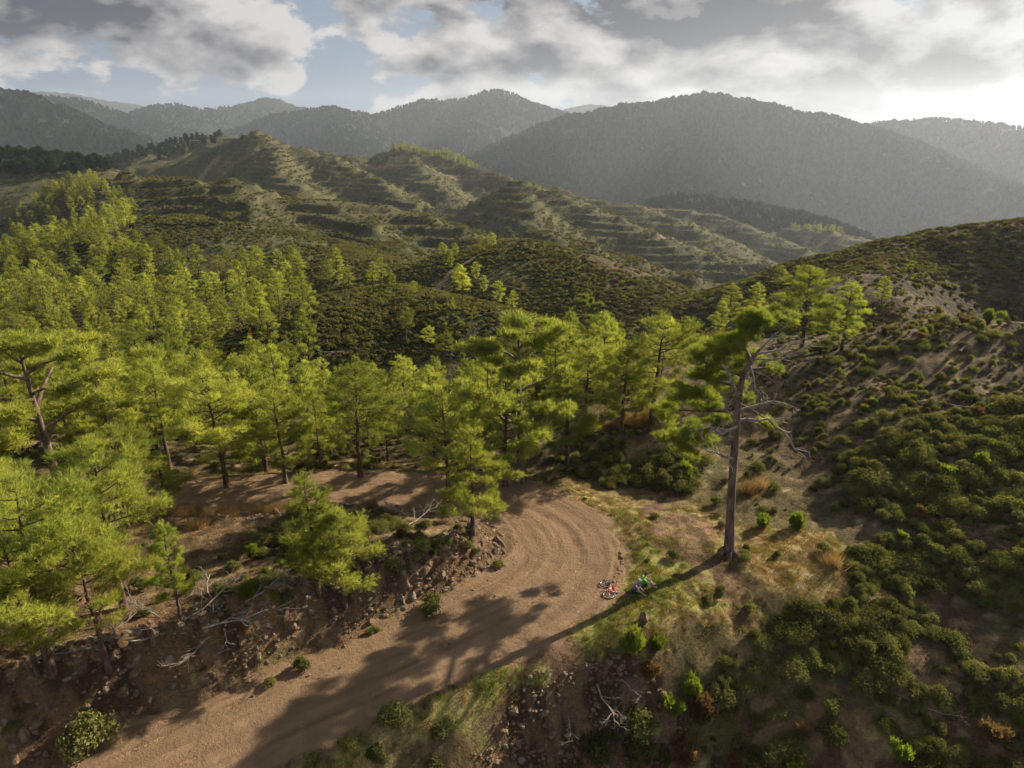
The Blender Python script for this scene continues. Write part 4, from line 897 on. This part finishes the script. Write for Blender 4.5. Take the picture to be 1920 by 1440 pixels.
kind = np.where(typ < .70, 0, np.where(typ < .90, 1, np.where(typ < .965, 2, 3))); kind = np.where(HI & (kind != 0) & (rng.random(m) < .8), 0, kind)
PX, PY, DEP = project(np.stack([X, Y, Z], -1)); app = size / DEP * ((PX > -20) & (PX < 1940) & (PY < 1445))
order = np.argsort(-app); NI = 250; ind, rest_i = order[:NI], order[NI:]
STOCK = [S_DARK, S_GREY, S_BRIGHT, S_RUST]; ADJ = ['dark green leafy', 'grey green cushion', 'bright green', 'brown dried']
for i in ind:
    z_ = 'below the grass verge of the road' if PX[i] < 1300 and PY[i] > 1180 and X[i] > -8 else 'on the mound inside the bend' if PX[i] < 960 else ('in the long hedge of shrubs down the embankment' if in_poly(np.array([PX[i]]), np.array([PY[i]]), D_HI[1])[0] else 'at the bottom of the scrub gully' if PY[i] > 1330 else 'in the dense scrub beside the yellow grass patch' if PX[i] < 1700 else 'in the dense scrub at the foot of the hillside') if HI[i] and PY[i] > 1000 else 'in the thick scrub patch up the hillside' if HI[i] else \
        'on the bare patches between the dense scrub' if PY[i] > 1150 else 'on the turn-out around the tall old pine' if PX[i] < 1600 and PY[i] > 900 else 'on the open hillside behind the tall old pine'
    k = kind[i]; put_shrub(STOCK[k][rnd.randrange(len(STOCK[k]))], (X[i], Y[i], Z[i] - .03), (size[i] * rnd.uniform(.85, 1.3), size[i] * rnd.uniform(.85, 1.3), size[i] * rnd.uniform(.75, 1.2)), ('big ' if size[i] > .9 else 'small ' if size[i] < .6 else '') + ADJ[k] + ' shrub ' + z_, ('big ' if size[i] > .9 else 'small ' if size[i] < .6 else '') + ADJ[k] + ' shrubs ' + z_)
P_ALL = [joined('bush', *a, M_TWIG, M_SHRUB) for a in DARK] + [joined('bush', *a, M_TWIG, M_GREY) for a in GREYS] + [joined('bush', *a, M_TWIG, M_BROOM) for a in BROOM[:2]] + [joined('bush', *a, M_TWIG, M_RUST) for a in BROOM[:2]]
pick = np.where(kind == 0, rng.integers(0, 7, m), np.where(kind == 1, 7 + rng.integers(0, 2, m), np.where(kind == 2, 9 + rng.integers(0, 2, m), 11 + rng.integers(0, 2, m))))
ri = rest_i
print('shrubs', m)
scatter('scrub', np.c_[X, Y, Z - .03][ri], rng.uniform(0, 6.28, len(ri)), size[ri], pick[ri], P_ALL, 'low scrub covering the slopes round the turn-out')
# scrub of the hills beyond
def hill_bush(seed, mat):
    t, V, F = shrub(seed, .62, .62, 110, .17, None, 6); return joined('hill_bush', t, V, F, M_TWIG, mat)
M_HILL = leaf_mat('hill_scrub_leaves', (.078, .088, .032), (.215, .200, .072), .38, (1.3, 1.3, .7))
HB = [hill_bush(300 + i, M_HILL) for i in range(4)] + [hill_bush(310, M_GREY), hill_bush(311, M_BROOM), hill_bush(312, M_RUST)]
n = 260000; r = np.exp(rng.uniform(np.log(92), np.log(1150), n)); a = np.radians(rng.uniform(-40, 40, n)); x, y = r * np.sin(a), r * np.cos(a); h = H(x, y)
q = (h + fbm(x / 90, y / 90, 2, 5) * 3.0) / 4.2; f = q - np.floor(q)                        # bushes line the terrace edges
p = np.clip(.62 + 1.6 * fbm(x / 22, y / 22, 3, 151), .12, 1) * np.where((r > 240), .25 + .75 * ((f > .8) | (f < .06)), 1.0)
ok = rng.random(n) < p * np.where((x > 20) & (r < 200), .55, .85)
bare = np.zeros(n)
for pts, w in TRACKS:
    for c, d in zip(pts[:-1], pts[1:]):
        dx, dy = d[0] - c[0], d[1] - c[1]; t = np.clip(((x - c[0]) * dx + (y - c[1]) * dy) / (dx * dx + dy * dy), 0, 1); ok &= np.hypot(x - c[0] - t * dx, y - c[1] - t * dy) > w
x, y, h, r = x[ok], y[ok], h[ok], r[ok]; m = len(x); print('hill bushes', m)
ty = rng.random(m); gy = (x > 20) & (r < 200); pk = np.where(ty < np.where(gy, .40, .76), rng.integers(0, 4, m), np.where(ty < np.where(gy, .86, .94), 4, np.where(ty < .975, 5, 6)))
scatter('hill_scrub', np.c_[x, y, h - .05], rng.uniform(0, 6.28, m), rng.uniform(.55, 1.25, m) * np.where(r < 240, .62 + r / 800, 1 + r / 900), pk, HB, 'low scrub covering the terraced hills')

# ------------------------------------------------------------------ grass
def tuft_obj(name, seed, r, h, n, W, mat):
    V, F = tuft(seed, r, h, n, W); return mesh_obj(name, V, F, mat, smooth=False, link=False, attrs={'tone': tone(V, F, 3)})
G_GREEN = [tuft_obj('grass_tuft', 400 + i, .22, .13, 60, .010, M_GRASS) for i in range(3)] + [tuft_obj('grass_tuft', 410 + i, .22, .16, 45, .009, M_STRAW) for i in range(2)]
n = 90000; r = np.sqrt(rng.uniform(18 ** 2, 62 ** 2, n)); a = np.radians(rng.uniform(-40, 42, n)); x, y = r * np.sin(a), r * np.cos(a); h = H(x, y); mk = masks(x, y, h)
ok = rng.random(n) < np.clip(mk['grass'] * .55, 0, 1); x, y, h = x[ok], y[ok], h[ok]; m = len(x); print('grass', m)
dry = sstep(-.15, .2, fbm(x / 6, y / 6, 3, 71)); pk = np.where(rng.random(m) < .25 + .5 * dry, 3 + rng.integers(0, 2, m), rng.integers(0, 3, m))
scatter('grass', np.c_[x, y, h], rng.uniform(0, 6.28, m), rng.uniform(.6, 1.4, m), pk, G_GREEN, 'short grass on the turn-out and the road verge')
MINI = [tuft_obj('weed', 440 + i, .12, .11, 16, .009, M_STRAW if i % 2 else M_GREY) for i in range(4)]
n = 60000; r = np.sqrt(rng.uniform(17 ** 2, 66 ** 2, n)); a = np.radians(rng.uniform(-42, 42, n)); x, y = r * np.sin(a), r * np.cos(a); h = H(x, y); e, off = road_dist(x, y)
ok = (e > .2) & (rng.random(n) < np.clip(.30 + 1.2 * fbm(x / 3, y / 3, 3, 161), .03, .9)); x, y, h = x[ok], y[ok], h[ok]; m = len(x); print('weeds', m)
scatter('weeds', np.c_[x, y, h], rng.uniform(0, 6.28, m), rng.uniform(.6, 1.7, m), rng.integers(0, 4, m), MINI, 'dry weeds and sprigs dotted over the bare ground')
G_DRY = [tuft_obj('dry_tuft', 420 + i, .25, .62, 70, .010, M_STRAW) for i in range(3)]
def strip(pts, n, wd):
    out = []
    for (x1, y1), (x2, y2) in zip(pts[:-1], pts[1:]):
        t = rng.random(n); out += [(x1 + (x2 - x1) * k + rng.normal(0, wd), y1 + (y2 - y1) * k + rng.normal(0, wd * .25)) for k in t]
    return out
px_ = strip([(270, 962), (400, 962), (560, 955)], 90, 14) + strip([(690, 948), (790, 948)], 60, 10) + strip([(1120, 806), (1180, 800), (1235, 770)], 70, 12) + strip([(980, 925), (1010, 920)], 14, 6) + strip([(1280, 640), (1350, 625), (1400, 630)], 30, 8) + strip([(1560, 600), (1750, 600)], 30, 20)
P_ = ground_at(px_); e, off = road_dist(P_[:, 0], P_[:, 1]); P_ = P_[e > .1]; m = len(P_)
scatter('dry_grass', P_, rng.uniform(0, 6.28, m), rng.uniform(.6, 1.25, m), rng.integers(0, 3, m), G_DRY, 'tall straw coloured grass along the far road leg and the spurs')
V, F = tuft(430, .5, .95, 260, .014); dry_me = mesh_obj('blades', V, F, M_STRAW, smooth=False, link=False, attrs={'tone': tone(V, F, 3)}).data
for (a, b_, s, lab) in ((371, 990, 1.0, 'orange straw grass clump standing alone on the mound'), (1400, 925, 1.3, 'dry golden grass clump behind the tall old pine'), (1425, 915, 1.0, 'pale golden grass clump next to the larger one behind the tall pine'), (1560, 1060, 1.1, 'golden grass clump at the edge of the dark scrub')):
    p = ground_at([(a, b_)])[0]; place_tree('grass_clump', (dry_me,), p, 1.0, s, lab, 'grass', None, ('blades',))

# ------------------------------------------------------------------ stones
def rock_mat():
    m, b = new_mat('rock'); tc = b.n('ShaderNodeTexCoord').outputs['Object']; rr = b.n('ShaderNodeObjectInfo').outputs['Random']
    n_ = b.noise(tc, 4, 4, .7); c = b.mix(b.ramp(n_, .3, .7), (.085, .055, .038), (.24, .165, .105)); c = b.mix(b.ramp(rr, .65, 1.0, 0, .7), c, b.mix(n_, (.14, .12, .10), (.30, .26, .22)))
    finish(b, c, .9, n_, .7, .1, .2); return m
M_ROCK = rock_mat()
RM = [rock_mesh(500 + i, 2 if i < 4 else 1, [(1, .8, .6), (1, .7, .8), (.8, .6, 1.1), (1.2, .7, .5), (1, .8, .7), (.9, .9, .6), (1.1, .6, .7)][i]) for i in range(7)]
for me in RM: me.materials.append(M_ROCK)
# broken rock of the cut bank: pieces of the ground
_x, _y = rng.uniform(-32, 4, 9000), rng.uniform(20, 46, 9000); e, off = road_dist(_x, _y)
P_ = np.stack([_x, _y, H(_x, _y)], -1); keep = np.nonzero((e > .35) & (e < 3.0) & (off < 0) & (np.abs(np.arctan2(_x, _y)) < .80))[0][:290]
for i in keep:
    o = bpy.data.objects.new('rock', RM[rnd.randrange(4)]); COL.objects.link(o); o.parent = GROUND; s = rnd.uniform(.3, .75) * (1.35 if rnd.random() < .2 else 1)
    o.location = P_[i] - [0, 0, s * .12]; o.rotation_euler = (rnd.uniform(-.6, .6), rnd.uniform(-.6, .6), rnd.uniform(0, 6.28)); o.scale = (s, s, s * rnd.uniform(.9, 1.7))
RO = [bpy.data.objects.new('pebble', me) for me in RM[3:]]
n = 60000; r = np.sqrt(rng.uniform(17 ** 2, 55 ** 2, n)); a = np.radians(rng.uniform(-42, 42, n)); x, y = r * np.sin(a), r * np.cos(a); h = H(x, y); e, off = road_dist(x, y)
sc_ = in_poly(x, y, Z_SCREE); edge = (np.abs(e + .1) < .5); bank = (e > .3) & (e < 3.2) & (off < 0) & (y < 46)
ok = rng.random(n) < np.where(sc_, 1.0, np.where(bank, .9, np.where(edge & (off < 0), .2, .018)))
x, y, h, sc_, bank, e = x[ok], y[ok], h[ok], sc_[ok], bank[ok], e[ok]; m = len(x); print('stones', m)
scatter('rubble', np.c_[x, y, h + np.where(e < 0, .04, 0)], rng.uniform(0, 6.28, m), np.where(sc_, rng.gamma(3, .06, m) + .05, np.where(bank, rng.gamma(2.5, .06, m) + .05, rng.gamma(2, .03, m) + .03)), rng.integers(0, 4, m), RO, 'loose stones on the scree, the cut bank and along the road')
line = [(1160, 1036), (1161, 1042), (1166, 1047), (1164, 1053), (1168, 1058), (1163, 1062), (1160, 1067), (1163, 1072), (1157, 1077), (1154, 1082), (1150, 1087), (1148, 1092)]
pts = [(a + rnd.uniform(-4, 4), b_ + rnd.uniform(-2.5, 2.5)) for a, b_ in line for _ in range(3)]
for p in ground_at(pts):
    o = bpy.data.objects.new('stone', RM[rnd.randrange(4, 7)]); COL.objects.link(o); s = rnd.uniform(.12, .26); o.location = p + [0, 0, s * .2]; o.rotation_euler = (0, 0, rnd.uniform(0, 6.28)); o.scale = (s, s, s)
    tag(o, 'small stone in the row laid out beside the bicycle', 'stone', 'row of small stones')
p = ground_at([(1207, 1164)])[0]; o = bpy.data.objects.new('boulder', rock_mesh(533, 3, (1, .9, .95))); o.data.materials.append(M_ROCK); COL.objects.link(o); o.location = p + [0, 0, .22]; o.scale = (.75, .7, .8)
tag(o, 'single pale boulder at the edge of the embankment near the two people', 'boulder')

# ------------------------------------------------------------------ dead wood
DB = [mesh_obj('limb', *((lambda t: (t.V, t.F))(branch_mesh(600 + i, L, r0, 3, 0, d))), M_DEAD, link=False).data for i, (L, r0, d) in enumerate([(3.2, .05, 1.3), (2.4, .04, 1.5), (4.0, .06, 1.2), (1.8, .035, 1.3), (5.0, .10, .6)])]
WOOD = [(345, 1165, 0, 1, 'heap'), (300, 1160, 1, 2.6, 'heap'), (380, 1180, 2, .3, 'heap'), (400, 1150, 0, 2.0, 'heap'), (430, 1160, 1, -.4, 'heap'), (350, 1190, 2, 3.4, 'heap'), (320, 1135, 3, .8, 'heap'), (395, 1195, 1, 4.4, 'heap'), (460, 1130, 0, .9, 'heap'), (420, 1180, 3, 5.2, 'heap'),
        (755, 990, 0, .8, 'white bleached branch lying on top of the mound'), (765, 970, 1, 2.4, 'short bleached branch crossing the white one on the mound'), (205, 1190, 3, 1.2, 'grey dead branch under the large spreading pine'), (70, 1240, 1, .3, 'crooked dead branch among the reddish litter'),
        (1065, 1290, 1, 1.9, 'forked dead branch at the top of the scree'), (1120, 1285, 0, -1.4, 'long dead branch hanging over the scree'), (1165, 1275, 3, -1.0, 'thin dead branch beside the wispy brown bush'), (1065, 1345, 3, -1.5, 'short thick bleached stick lying on the scree'),
        (790, 1400, 0, 2.1, 'dead branch between the two round shrubs below the verge'), (1480, 1290, 3, 2.0, 'pale twig arching over the long hedge of shrubs'), (1735, 1330, 3, -.4, 'curved bleached stick lying on the dense scrub'), (1830, 1090, 1, .8, 'thin grey dead branch in the dense scrub'),
        (1755, 985, 1, 1.5, 'bleached dead branch at the top of the dense scrub'), (1720, 755, 4, -.5, 'long fallen dead trunk on the open hillside'), (1800, 660, 4, .5, 'grey fallen tree below the hillside crest'), (1560, 640, 4, 0, 'dark fallen trunk lying behind the bushy saddle pine'), (1440, 625, 0, 1.2, 'bare dead brush beside the saddle pines'),
        (1180, 880, 4, .4, 'fallen dead trunk in the gully beyond the bend'), (620, 640, 4, .35, 'white fallen trunk on the knoll nearest the stand'), (590, 665, 4, .2, 'white log by the eroded hollow in the stand'), (690, 600, 4, .5, 'thin fallen trunk high on the knoll nearest the stand'), (700, 553, 4, .3, 'fallen trunk on the crest of the knoll nearest the stand'),
        (945, 540, 4, -.6, 'dead trunk leaning on the round scrub knoll'), (1090, 540, 4, .5, 'fallen trunk on the flank of the round scrub knoll'), (160, 540, 4, .5, 'white fallen trunk by the red bare slope'), (205, 530, 4, 1.0, 'grey fallen trunk beside the dark hollow'), (370, 447, 4, .1, 'white log on the low rounded hill'), (250, 463, 4, .0, 'pale log at the foot of the low rounded hill')]
g = ground_at([(a, b_) for a, b_, *_ in WOOD])
for (a, b_, i, rz, lab), p in zip(WOOD, g):
    heap = lab == 'heap'; d_ = np.hypot(p[0], p[1]); s = 1.0 if d_ < 90 else d_ / 120
    place_tree('dead_branch' if i < 4 else 'fallen_trunk', (DB[i],), p, rz, s * rnd.uniform(.9, 1.1), 'grey dead branch in the heap of brushwood on the mound' if heap else lab, 'branch' if i < 4 else 'fallen tree', 'brushwood heap on the mound' if heap else None, ('limb',))
# ------------------------------------------------------------------ cyclists and bicycle
def plain(name, col, rough=.7, metal=0.0):
    m, b = new_mat(name); n_ = b.noise(b.n('ShaderNodeTexCoord').outputs['Object'], 9, 2, .6)
    k = b.ramp(n_, .3, .7, .85, 1.15, False); kc = b.n('ShaderNodeCombineColor'); [b.l(k, kc.inputs[i]) for i in range(3)]
    p = finish(b, b.mix(1.0, (*col, 1), kc.outputs[0], 'MULTIPLY'), rough, None, spec=.4); p.inputs['Metallic'].default_value = metal; return m
M_SKIN = plain('skin', (.46, .29, .21), .6); M_HAIR = plain('dark_hair', (.035, .022, .016)); M_GREYSHIRT = plain('grey_shirt', (.20, .20, .19)); M_GREEN = plain('green_cloth', (.06, .42, .06)); M_BLACK = plain('black_cloth', (.018, .018, .022))
M_CAP = plain('pale_cap', (.42, .42, .42)); M_SHOE = plain('white_shoe', (.55, .55, .55)); M_RED = plain('red_paint', (.50, .035, .02), .35); M_RUBBER = plain('rubber', (.02, .02, .022), .8); M_METAL = plain('bare_metal', (.45, .45, .46), .3, .9); M_WHITE = plain('white_plastic', (.75, .75, .75), .4)
def skin(name, J, E, mat, parent, sub=2):
    """one continuous surface grown over a skeleton: J = {joint: (x, y, z, radius)}, E = bones"""
    names = list(J); ix = {k: i for i, k in enumerate(names)}; me = bpy.data.meshes.new(name); me.from_pydata([J[k][:3] for k in names], [(ix[a], ix[b_]) for a, b_ in E], []); me.update()
    o = bpy.data.objects.new(name, me); COL.objects.link(o); o.parent = parent; md = o.modifiers.new('skin', 'SKIN'); md.use_smooth_shade = True
    sv = me.skin_vertices[0].data
    for k in names:
        r_ = J[k][3]; sv[ix[k]].radius = (r_, r_) if np.isscalar(r_) else r_; sv[ix[k]].use_root = ix[k] == 0
    s = o.modifiers.new('smooth', 'SUBSURF'); s.levels = s.render_levels = sub; me.materials.append(mat); return o
def hand(J, E, tag_, wrist, dirv, side, curl):
    """palm, four unequal bent fingers and a thumb"""
    w = Vector(wrist); d = Vector(dirv).normalized(); s = (Vector(side) - d * d.dot(Vector(side))).normalized(); n_ = d.cross(s)
    pm = w + d * .055; J[tag_ + 'palm'] = (*pm, .034); E.append((tag_ + 'wrist', tag_ + 'palm'))
    for f, (o, L) in enumerate(((-.03, .07), (-.01, .08), (.011, .076), (.03, .06))):
        a = pm + d * .045 + s * o; c = a + d * L * .5 - n_ * L * .2 * curl; e_ = c + d * L * .35 - n_ * L * .5 * curl
        for k, (q, r_) in enumerate(((a, .011), (c, .0095), (e_, .008))): J[f'{tag_}f{f}{k}'] = (*q, r_)
        E += [(tag_ + 'palm', f'{tag_}f{f}0'), (f'{tag_}f{f}0', f'{tag_}f{f}1'), (f'{tag_}f{f}1', f'{tag_}f{f}2')]
    a = w + d * .03 - s * .04; b_ = a + d * .04 - s * .02; J[tag_ + 't0'] = (*a, .012); J[tag_ + 't1'] = (*b_, .009); E += [(tag_ + 'palm', tag_ + 't0'), (tag_ + 't0', tag_ + 't1')]
def seated(label, px, py, rz, shirt_mat, low_mat, hunch, cap, knees, waist_mat=None, sc=1.0):
    base = ground_at([(px, py)])[0]; root = bpy.data.objects.new('person', None); COL.objects.link(root); root.location = base; root.rotation_euler = (0, 0, rz); root.scale = (sc,) * 3; tag(root, label, 'person')
    f = hunch; J, E = {}, []
    # figure faces +X, sits on the ground, knees drawn up
    J['pelvis'] = (0, 0, .13, (.14, .15)); J['waist'] = (.04 * f, 0, .30, (.115, .14)); J['chest'] = (.12 * f, 0, .50, (.125, .165)); J['neck0'] = (.19 * f, 0, .645, .065); J['neck'] = (.23 * f + .02, 0, .70, .052)
    J['skull0'] = (.27 * f + .04, 0, .775, (.082, .075)); J['skull'] = (.29 * f + .05, 0, .87, (.088, .078)); E += [('pelvis', 'waist'), ('waist', 'chest'), ('chest', 'neck0'), ('neck0', 'neck'), ('neck', 'skull0'), ('skull0', 'skull')]
    kn, kz = knees
    for s, t_ in ((1, 'l_'), (-1, 'r_')):
        J[t_ + 'hip'] = (.08, .10 * s, .12, .095); J[t_ + 'knee'] = (kn, .15 * s, kz + .03 * s, .062); J[t_ + 'calf'] = (kn + .10, .145 * s, kz * .62, .056); J[t_ + 'ankle'] = (kn + .24, .13 * s, .10, .04); J[t_ + 'heel'] = (kn + .25, .13 * s, .05, .04); J[t_ + 'toe'] = (kn + .42, .15 * s, .045, .035)
        E += [('pelvis', t_ + 'hip'), (t_ + 'hip', t_ + 'knee'), (t_ + 'knee', t_ + 'calf'), (t_ + 'calf', t_ + 'ankle'), (t_ + 'ankle', t_ + 'heel'), (t_ + 'heel', t_ + 'toe')]
        sh = (.15 * f, .20 * s, .585); el = (.30 + .12 * f, .25 * s, .36); wr = (kn - .02, .14 * s, kz + .09)
        J[t_ + 'shoulder'] = (*sh, .062); J[t_ + 'elbow'] = (*el, .043); J[t_ + 'wrist'] = (*wr, .029); E += [('chest', t_ + 'shoulder'), (t_ + 'shoulder', t_ + 'elbow'), (t_ + 'elbow', t_ + 'wrist')]
        hand(J, E, t_, wr, Vector(wr) - Vector(el), (0, 1, .2), .8)
    bod = skin('body', J, E, M_SKIN, root)
    sub_ = lambda ks, grow: {k: (*J[k][:3], tuple(v + grow for v in J[k][3]) if not np.isscalar(J[k][3]) else J[k][3] + grow) for k in ks}
    def mid(a, b_, t): return tuple(J[a][i] + (J[b_][i] - J[a][i]) * t for i in range(3))
    Jt = sub_(['pelvis', 'waist', 'chest', 'neck0', 'l_shoulder', 'r_shoulder'], .02); Et = [('pelvis', 'waist'), ('waist', 'chest'), ('chest', 'neck0'), ('chest', 'l_shoulder'), ('chest', 'r_shoulder')]
    for t_ in ('l_', 'r_'): Jt[t_ + 's'] = (*mid(t_ + 'shoulder', t_ + 'elbow', .6), .064); Et.append((t_ + 'shoulder', t_ + 's'))
    skin('shirt', Jt, Et, shirt_mat, root)
    if waist_mat: skin('shirt_waist', {'pelvis': (*J['pelvis'][:3], (.165, .175)), 'waist': (*J['waist'][:3], (.142, .166)), 'ribs': (*mid('waist', 'chest', .45), (.148, .176))}, [('pelvis', 'waist'), ('waist', 'ribs')], waist_mat, root)
    Js = sub_(['pelvis', 'l_hip', 'r_hip'], .022); Es = [('pelvis', 'l_hip'), ('pelvis', 'r_hip')]
    for t_ in ('l_', 'r_'): Js[t_ + 'k'] = (*mid(t_ + 'hip', t_ + 'knee', .72), .088); Es.append((t_ + 'hip', t_ + 'k'))
    skin('shorts', Js, Es, low_mat, root)
    for t_ in ('l_', 'r_'): skin('shoe', sub_([t_ + 'heel', t_ + 'toe'], .014), [(t_ + 'heel', t_ + 'toe')], M_SHOE, root)
    hx, hz = J['skull'][0], J['skull'][2]
    bm = bmesh.new(); bmesh.ops.create_uvsphere(bm, u_segments=16, v_segments=10, radius=.105)
    bmesh.ops.delete(bm, geom=[v for v in bm.verts if v.co.z < -.02 and v.co.x > -.02 or v.co.z < -.075], context='VERTS')
    for v in bm.verts: v.co = Vector((v.co.x * 1.12 + hx - .008, v.co.y * .95, v.co.z * 1.05 + hz + .022))
    me = bpy.data.meshes.new('cap' if cap else 'hair'); bm.to_mesh(me); bm.free(); me.materials.append(M_CAP if cap else M_HAIR); me.polygons.foreach_set('use_smooth', [True] * len(me.polygons))
    hr = bpy.data.objects.new('cap' if cap else 'hair', me); COL.objects.link(hr); hr.parent = root
    if cap:
        bm = bmesh.new(); vs = [bm.verts.new((hx + .07 + .10 * cos(a) * (1 if i else 1), .085 * sin(a), hz + .035 + (.012 if up else 0))) for up in (0, 1) for i, a in enumerate(np.linspace(-pi / 2, pi / 2, 9))]
        bm.faces.new(vs[:9]); bm.faces.new(vs[9:][::-1]); [bm.faces.new((vs[i], vs[i + 1], vs[i + 10], vs[i + 9])) for i in range(8)]; bm.faces.new((vs[8], vs[0], vs[9], vs[17])); bmesh.ops.recalc_face_normals(bm, faces=bm.faces)
        me = bpy.data.meshes.new('brim'); bm.to_mesh(me); bm.free(); me.materials.append(M_CAP); o = bpy.data.objects.new('brim', me); COL.objects.link(o); o.parent = hr
    # face: eyes, nose, mouth, ears
    def bead(name, c, s3, mat):
        bm = bmesh.new(); bmesh.ops.create_uvsphere(bm, u_segments=8, v_segments=6, radius=1); [setattr(v, 'co', Vector((v.co.x * s3[0] + c[0], v.co.y * s3[1] + c[1], v.co.z * s3[2] + c[2]))) for v in bm.verts]
        me = bpy.data.meshes.new(name); bm.to_mesh(me); bm.free(); me.materials.append(mat); o = bpy.data.objects.new(name, me); COL.objects.link(o); o.parent = root
    for s in (-1, 1): bead('eye', (hx + .078, .032 * s, hz - .022), (.012, .013, .008), M_HAIR); bead('ear', (hx - .005, .082 * s, hz - .035), (.018, .012, .032), M_SKIN)
    bead('nose', (hx + .092, 0, hz - .05), (.020, .014, .026), M_SKIN); bead('mouth', (hx + .078, 0, hz - .088), (.010, .026, .006), M_RED)
    return root
seated('person in grey shirt and pale cap sitting hunched on the grass beside another', 1186, 1110, radians(-18), M_GREYSHIRT, M_BLACK, 1.0, True, (.40, .30))
seated('dark haired person in black and green jersey sitting with knees drawn up', 1202, 1101, radians(5), M_GREEN, M_BLACK, .7, False, (.46, .42), M_BLACK, 1.06)

def bicycle():
    base = ground_at([(1138, 1108)])[0]; root = bpy.data.objects.new('bicycle', None); COL.objects.link(root); root.location = base + [0, 0, .06]
    tag(root, 'red mountain bicycle lying on its side beside the seated people', 'bicycle')
    # built upright in X (forward) Z (up), then laid flat: Z -> screen right, X -> away
    root.rotation_euler = (radians(-90), 0, 0)
    R_ = Matrix.Rotation(radians(92), 4, 'Z') @ Matrix.Rotation(radians(90), 4, 'X')
    root.matrix_world = Matrix.Translation(Vector(base.tolist()) + Vector((0, 0, .10))) @ R_ @ Matrix.Translation((0, 0, -.36))
    def part(name, t, mat, par=root): o = mesh_obj(name, t.V, t.F, mat); o.parent = par; return o
    def ring(c, R0, r, n=32, sides=7):
        t = Buf(); V, F = [], []
        for i in range(n):
            a = 2 * pi * i / n
            for k in range(sides):
                q = 2 * pi * k / sides; rr = R0 + r * cos(q); V.append((c[0] + rr * cos(a), r * sin(q), c[2] + rr * sin(a)))
        for i in range(n):
            for k in range(sides): F.append((i * sides + k, i * sides + (k + 1) % sides, ((i + 1) % n) * sides + (k + 1) % sides, ((i + 1) % n) * sides + k))
        t.V, t.F = V, F; return t
    for cx in (-.53, .56):
        w = part('wheel', ring((cx, 0, .36), .30, .012), M_METAL); part('tyre', ring((cx, 0, .36), .338, .028), M_RUBBER, w)
        t = Buf()
        for i in range(20): a = 2 * pi * i / 20; t.tube([(cx, .02 * (-1) ** i, .36), (cx + .3 * cos(a), 0, .36 + .3 * sin(a))], [.003, .003], 3, False)
        part('spokes', t, M_METAL, w); t = Buf(); t.tube([(cx, -.05, .36), (cx, .05, .36)], [.022, .022], 8); part('hub', t, M_BLACK, w)
    t = Buf(); BB, ST, HT, HB_ = (-.10, 0, .32), (-.24, 0, .80), (.36, 0, .86), (.39, 0, .70)
    for a, b_, r_ in ((BB, ST, .024), (ST, HT, .024), (BB, HB_, .030), (HT, HB_, .028)): t.tube([a, b_], [r_, r_], 8)
    for s in (-1, 1): t.tube([BB, (-.53, .06 * s, .36)], [.015, .012], 6); t.tube([(-.22, 0, .74), (-.53, .06 * s, .36)], [.013, .011], 6)
    part('frame', t, M_RED)
    t = Buf()
    for s in (-1, 1): t.tube([(.40, .055 * s, .66), (.56, .058 * s, .36)], [.020, .016], 7)
    t.tube([(.40, -.07, .67), (.40, .07, .67)], [.022, .022], 7); part('fork', t, M_BLACK)
    t = Buf(); t.tube([(.35, 0, .90), (.42, 0, .95)], [.018, .018], 6); t.tube([(.38, -.34, .98), (.42, -.1, .96), (.42, .1, .96), (.38, .34, .98)], [.014, .014, .014, .014], 7); hbar = part('handlebar', t, M_BLACK)
    for s in (-1, 1): t = Buf(); t.tube([(.38, .24 * s, .977), (.375, .36 * s, .982)], [.02, .02], 8); part('grip', t, M_RUBBER, hbar)
    t = Buf(); t.tube([ST, (-.27, 0, .92)], [.015, .015], 7); part('seat_post', t, M_METAL)
    t = Buf(); t.tube([(-.40, 0, .945), (-.33, 0, .955), (-.22, 0, .95), (-.13, 0, .945)], [.03, .075, .035, .018], 10); t.V = [(v[0], v[1], .95 + (v[2] - .95) * .4) for v in t.V]; part('saddle', t, M_BLACK)
    ck = part('crank', ring((-.10, 0, .32), .085, .008), M_METAL); t = Buf(); t.tube([(-.10, .06, .32), (.03, .07, .21)], [.012, .012], 5); t.tube([(-.10, -.06, .32), (-.23, -.07, .43)], [.012, .012], 5); part('crank_arm', t, M_BLACK, ck)
    for (x_, y_, z_) in ((.03, .11, .21), (-.23, -.11, .43)): t = Buf(); t.tube([(x_ - .045, y_, z_), (x_ + .045, y_, z_)], [.03, .03], 6); part('pedal', t, M_BLACK, ck)
    t = Buf(); t.tube([(.03, 0, .50), (.14, 0, .62)], [.036, .036], 10); part('water_bottle', t, M_WHITE)
bicycle()
# ------------------------------------------------------------------ air
def haze():
    V = [(x, y, z) for z in (HAZE_BOT, HAZE_TOP) for x, y in ((-9300, -9300), (9300, -9300), (9300, 9300), (-9300, 9300))]
    o = mesh_obj('haze', V, [(3, 2, 1, 0), (4, 5, 6, 7), (0, 1, 5, 4), (1, 2, 6, 5), (2, 3, 7, 6), (3, 0, 4, 7)], None, smooth=False)
    m, b = new_mat('haze'); v = b.n('ShaderNodeVolumePrincipled'); v.inputs['Color'].default_value = (.74, .84, 1.0, 1); v.inputs['Density'].default_value = HAZE_DENSITY; v.inputs['Anisotropy'].default_value = .40
    out = b.n('ShaderNodeOutputMaterial'); b.l(v.outputs[0], out.inputs['Volume']); o.data.materials.append(m); tag(o, 'thin pale haze in the air over the valleys', kind='stuff')
HAZE_DENSITY = 8e-5
_mz = np.empty(len(bpy.data.objects['mountains'].data.vertices) * 3, np.float32); bpy.data.objects['mountains'].data.vertices.foreach_get('co', _mz); _mz = _mz[2::3]
HAZE_BOT, HAZE_TOP = float(_mz.min()) - 2, float(_mz.max()) + 40
haze()
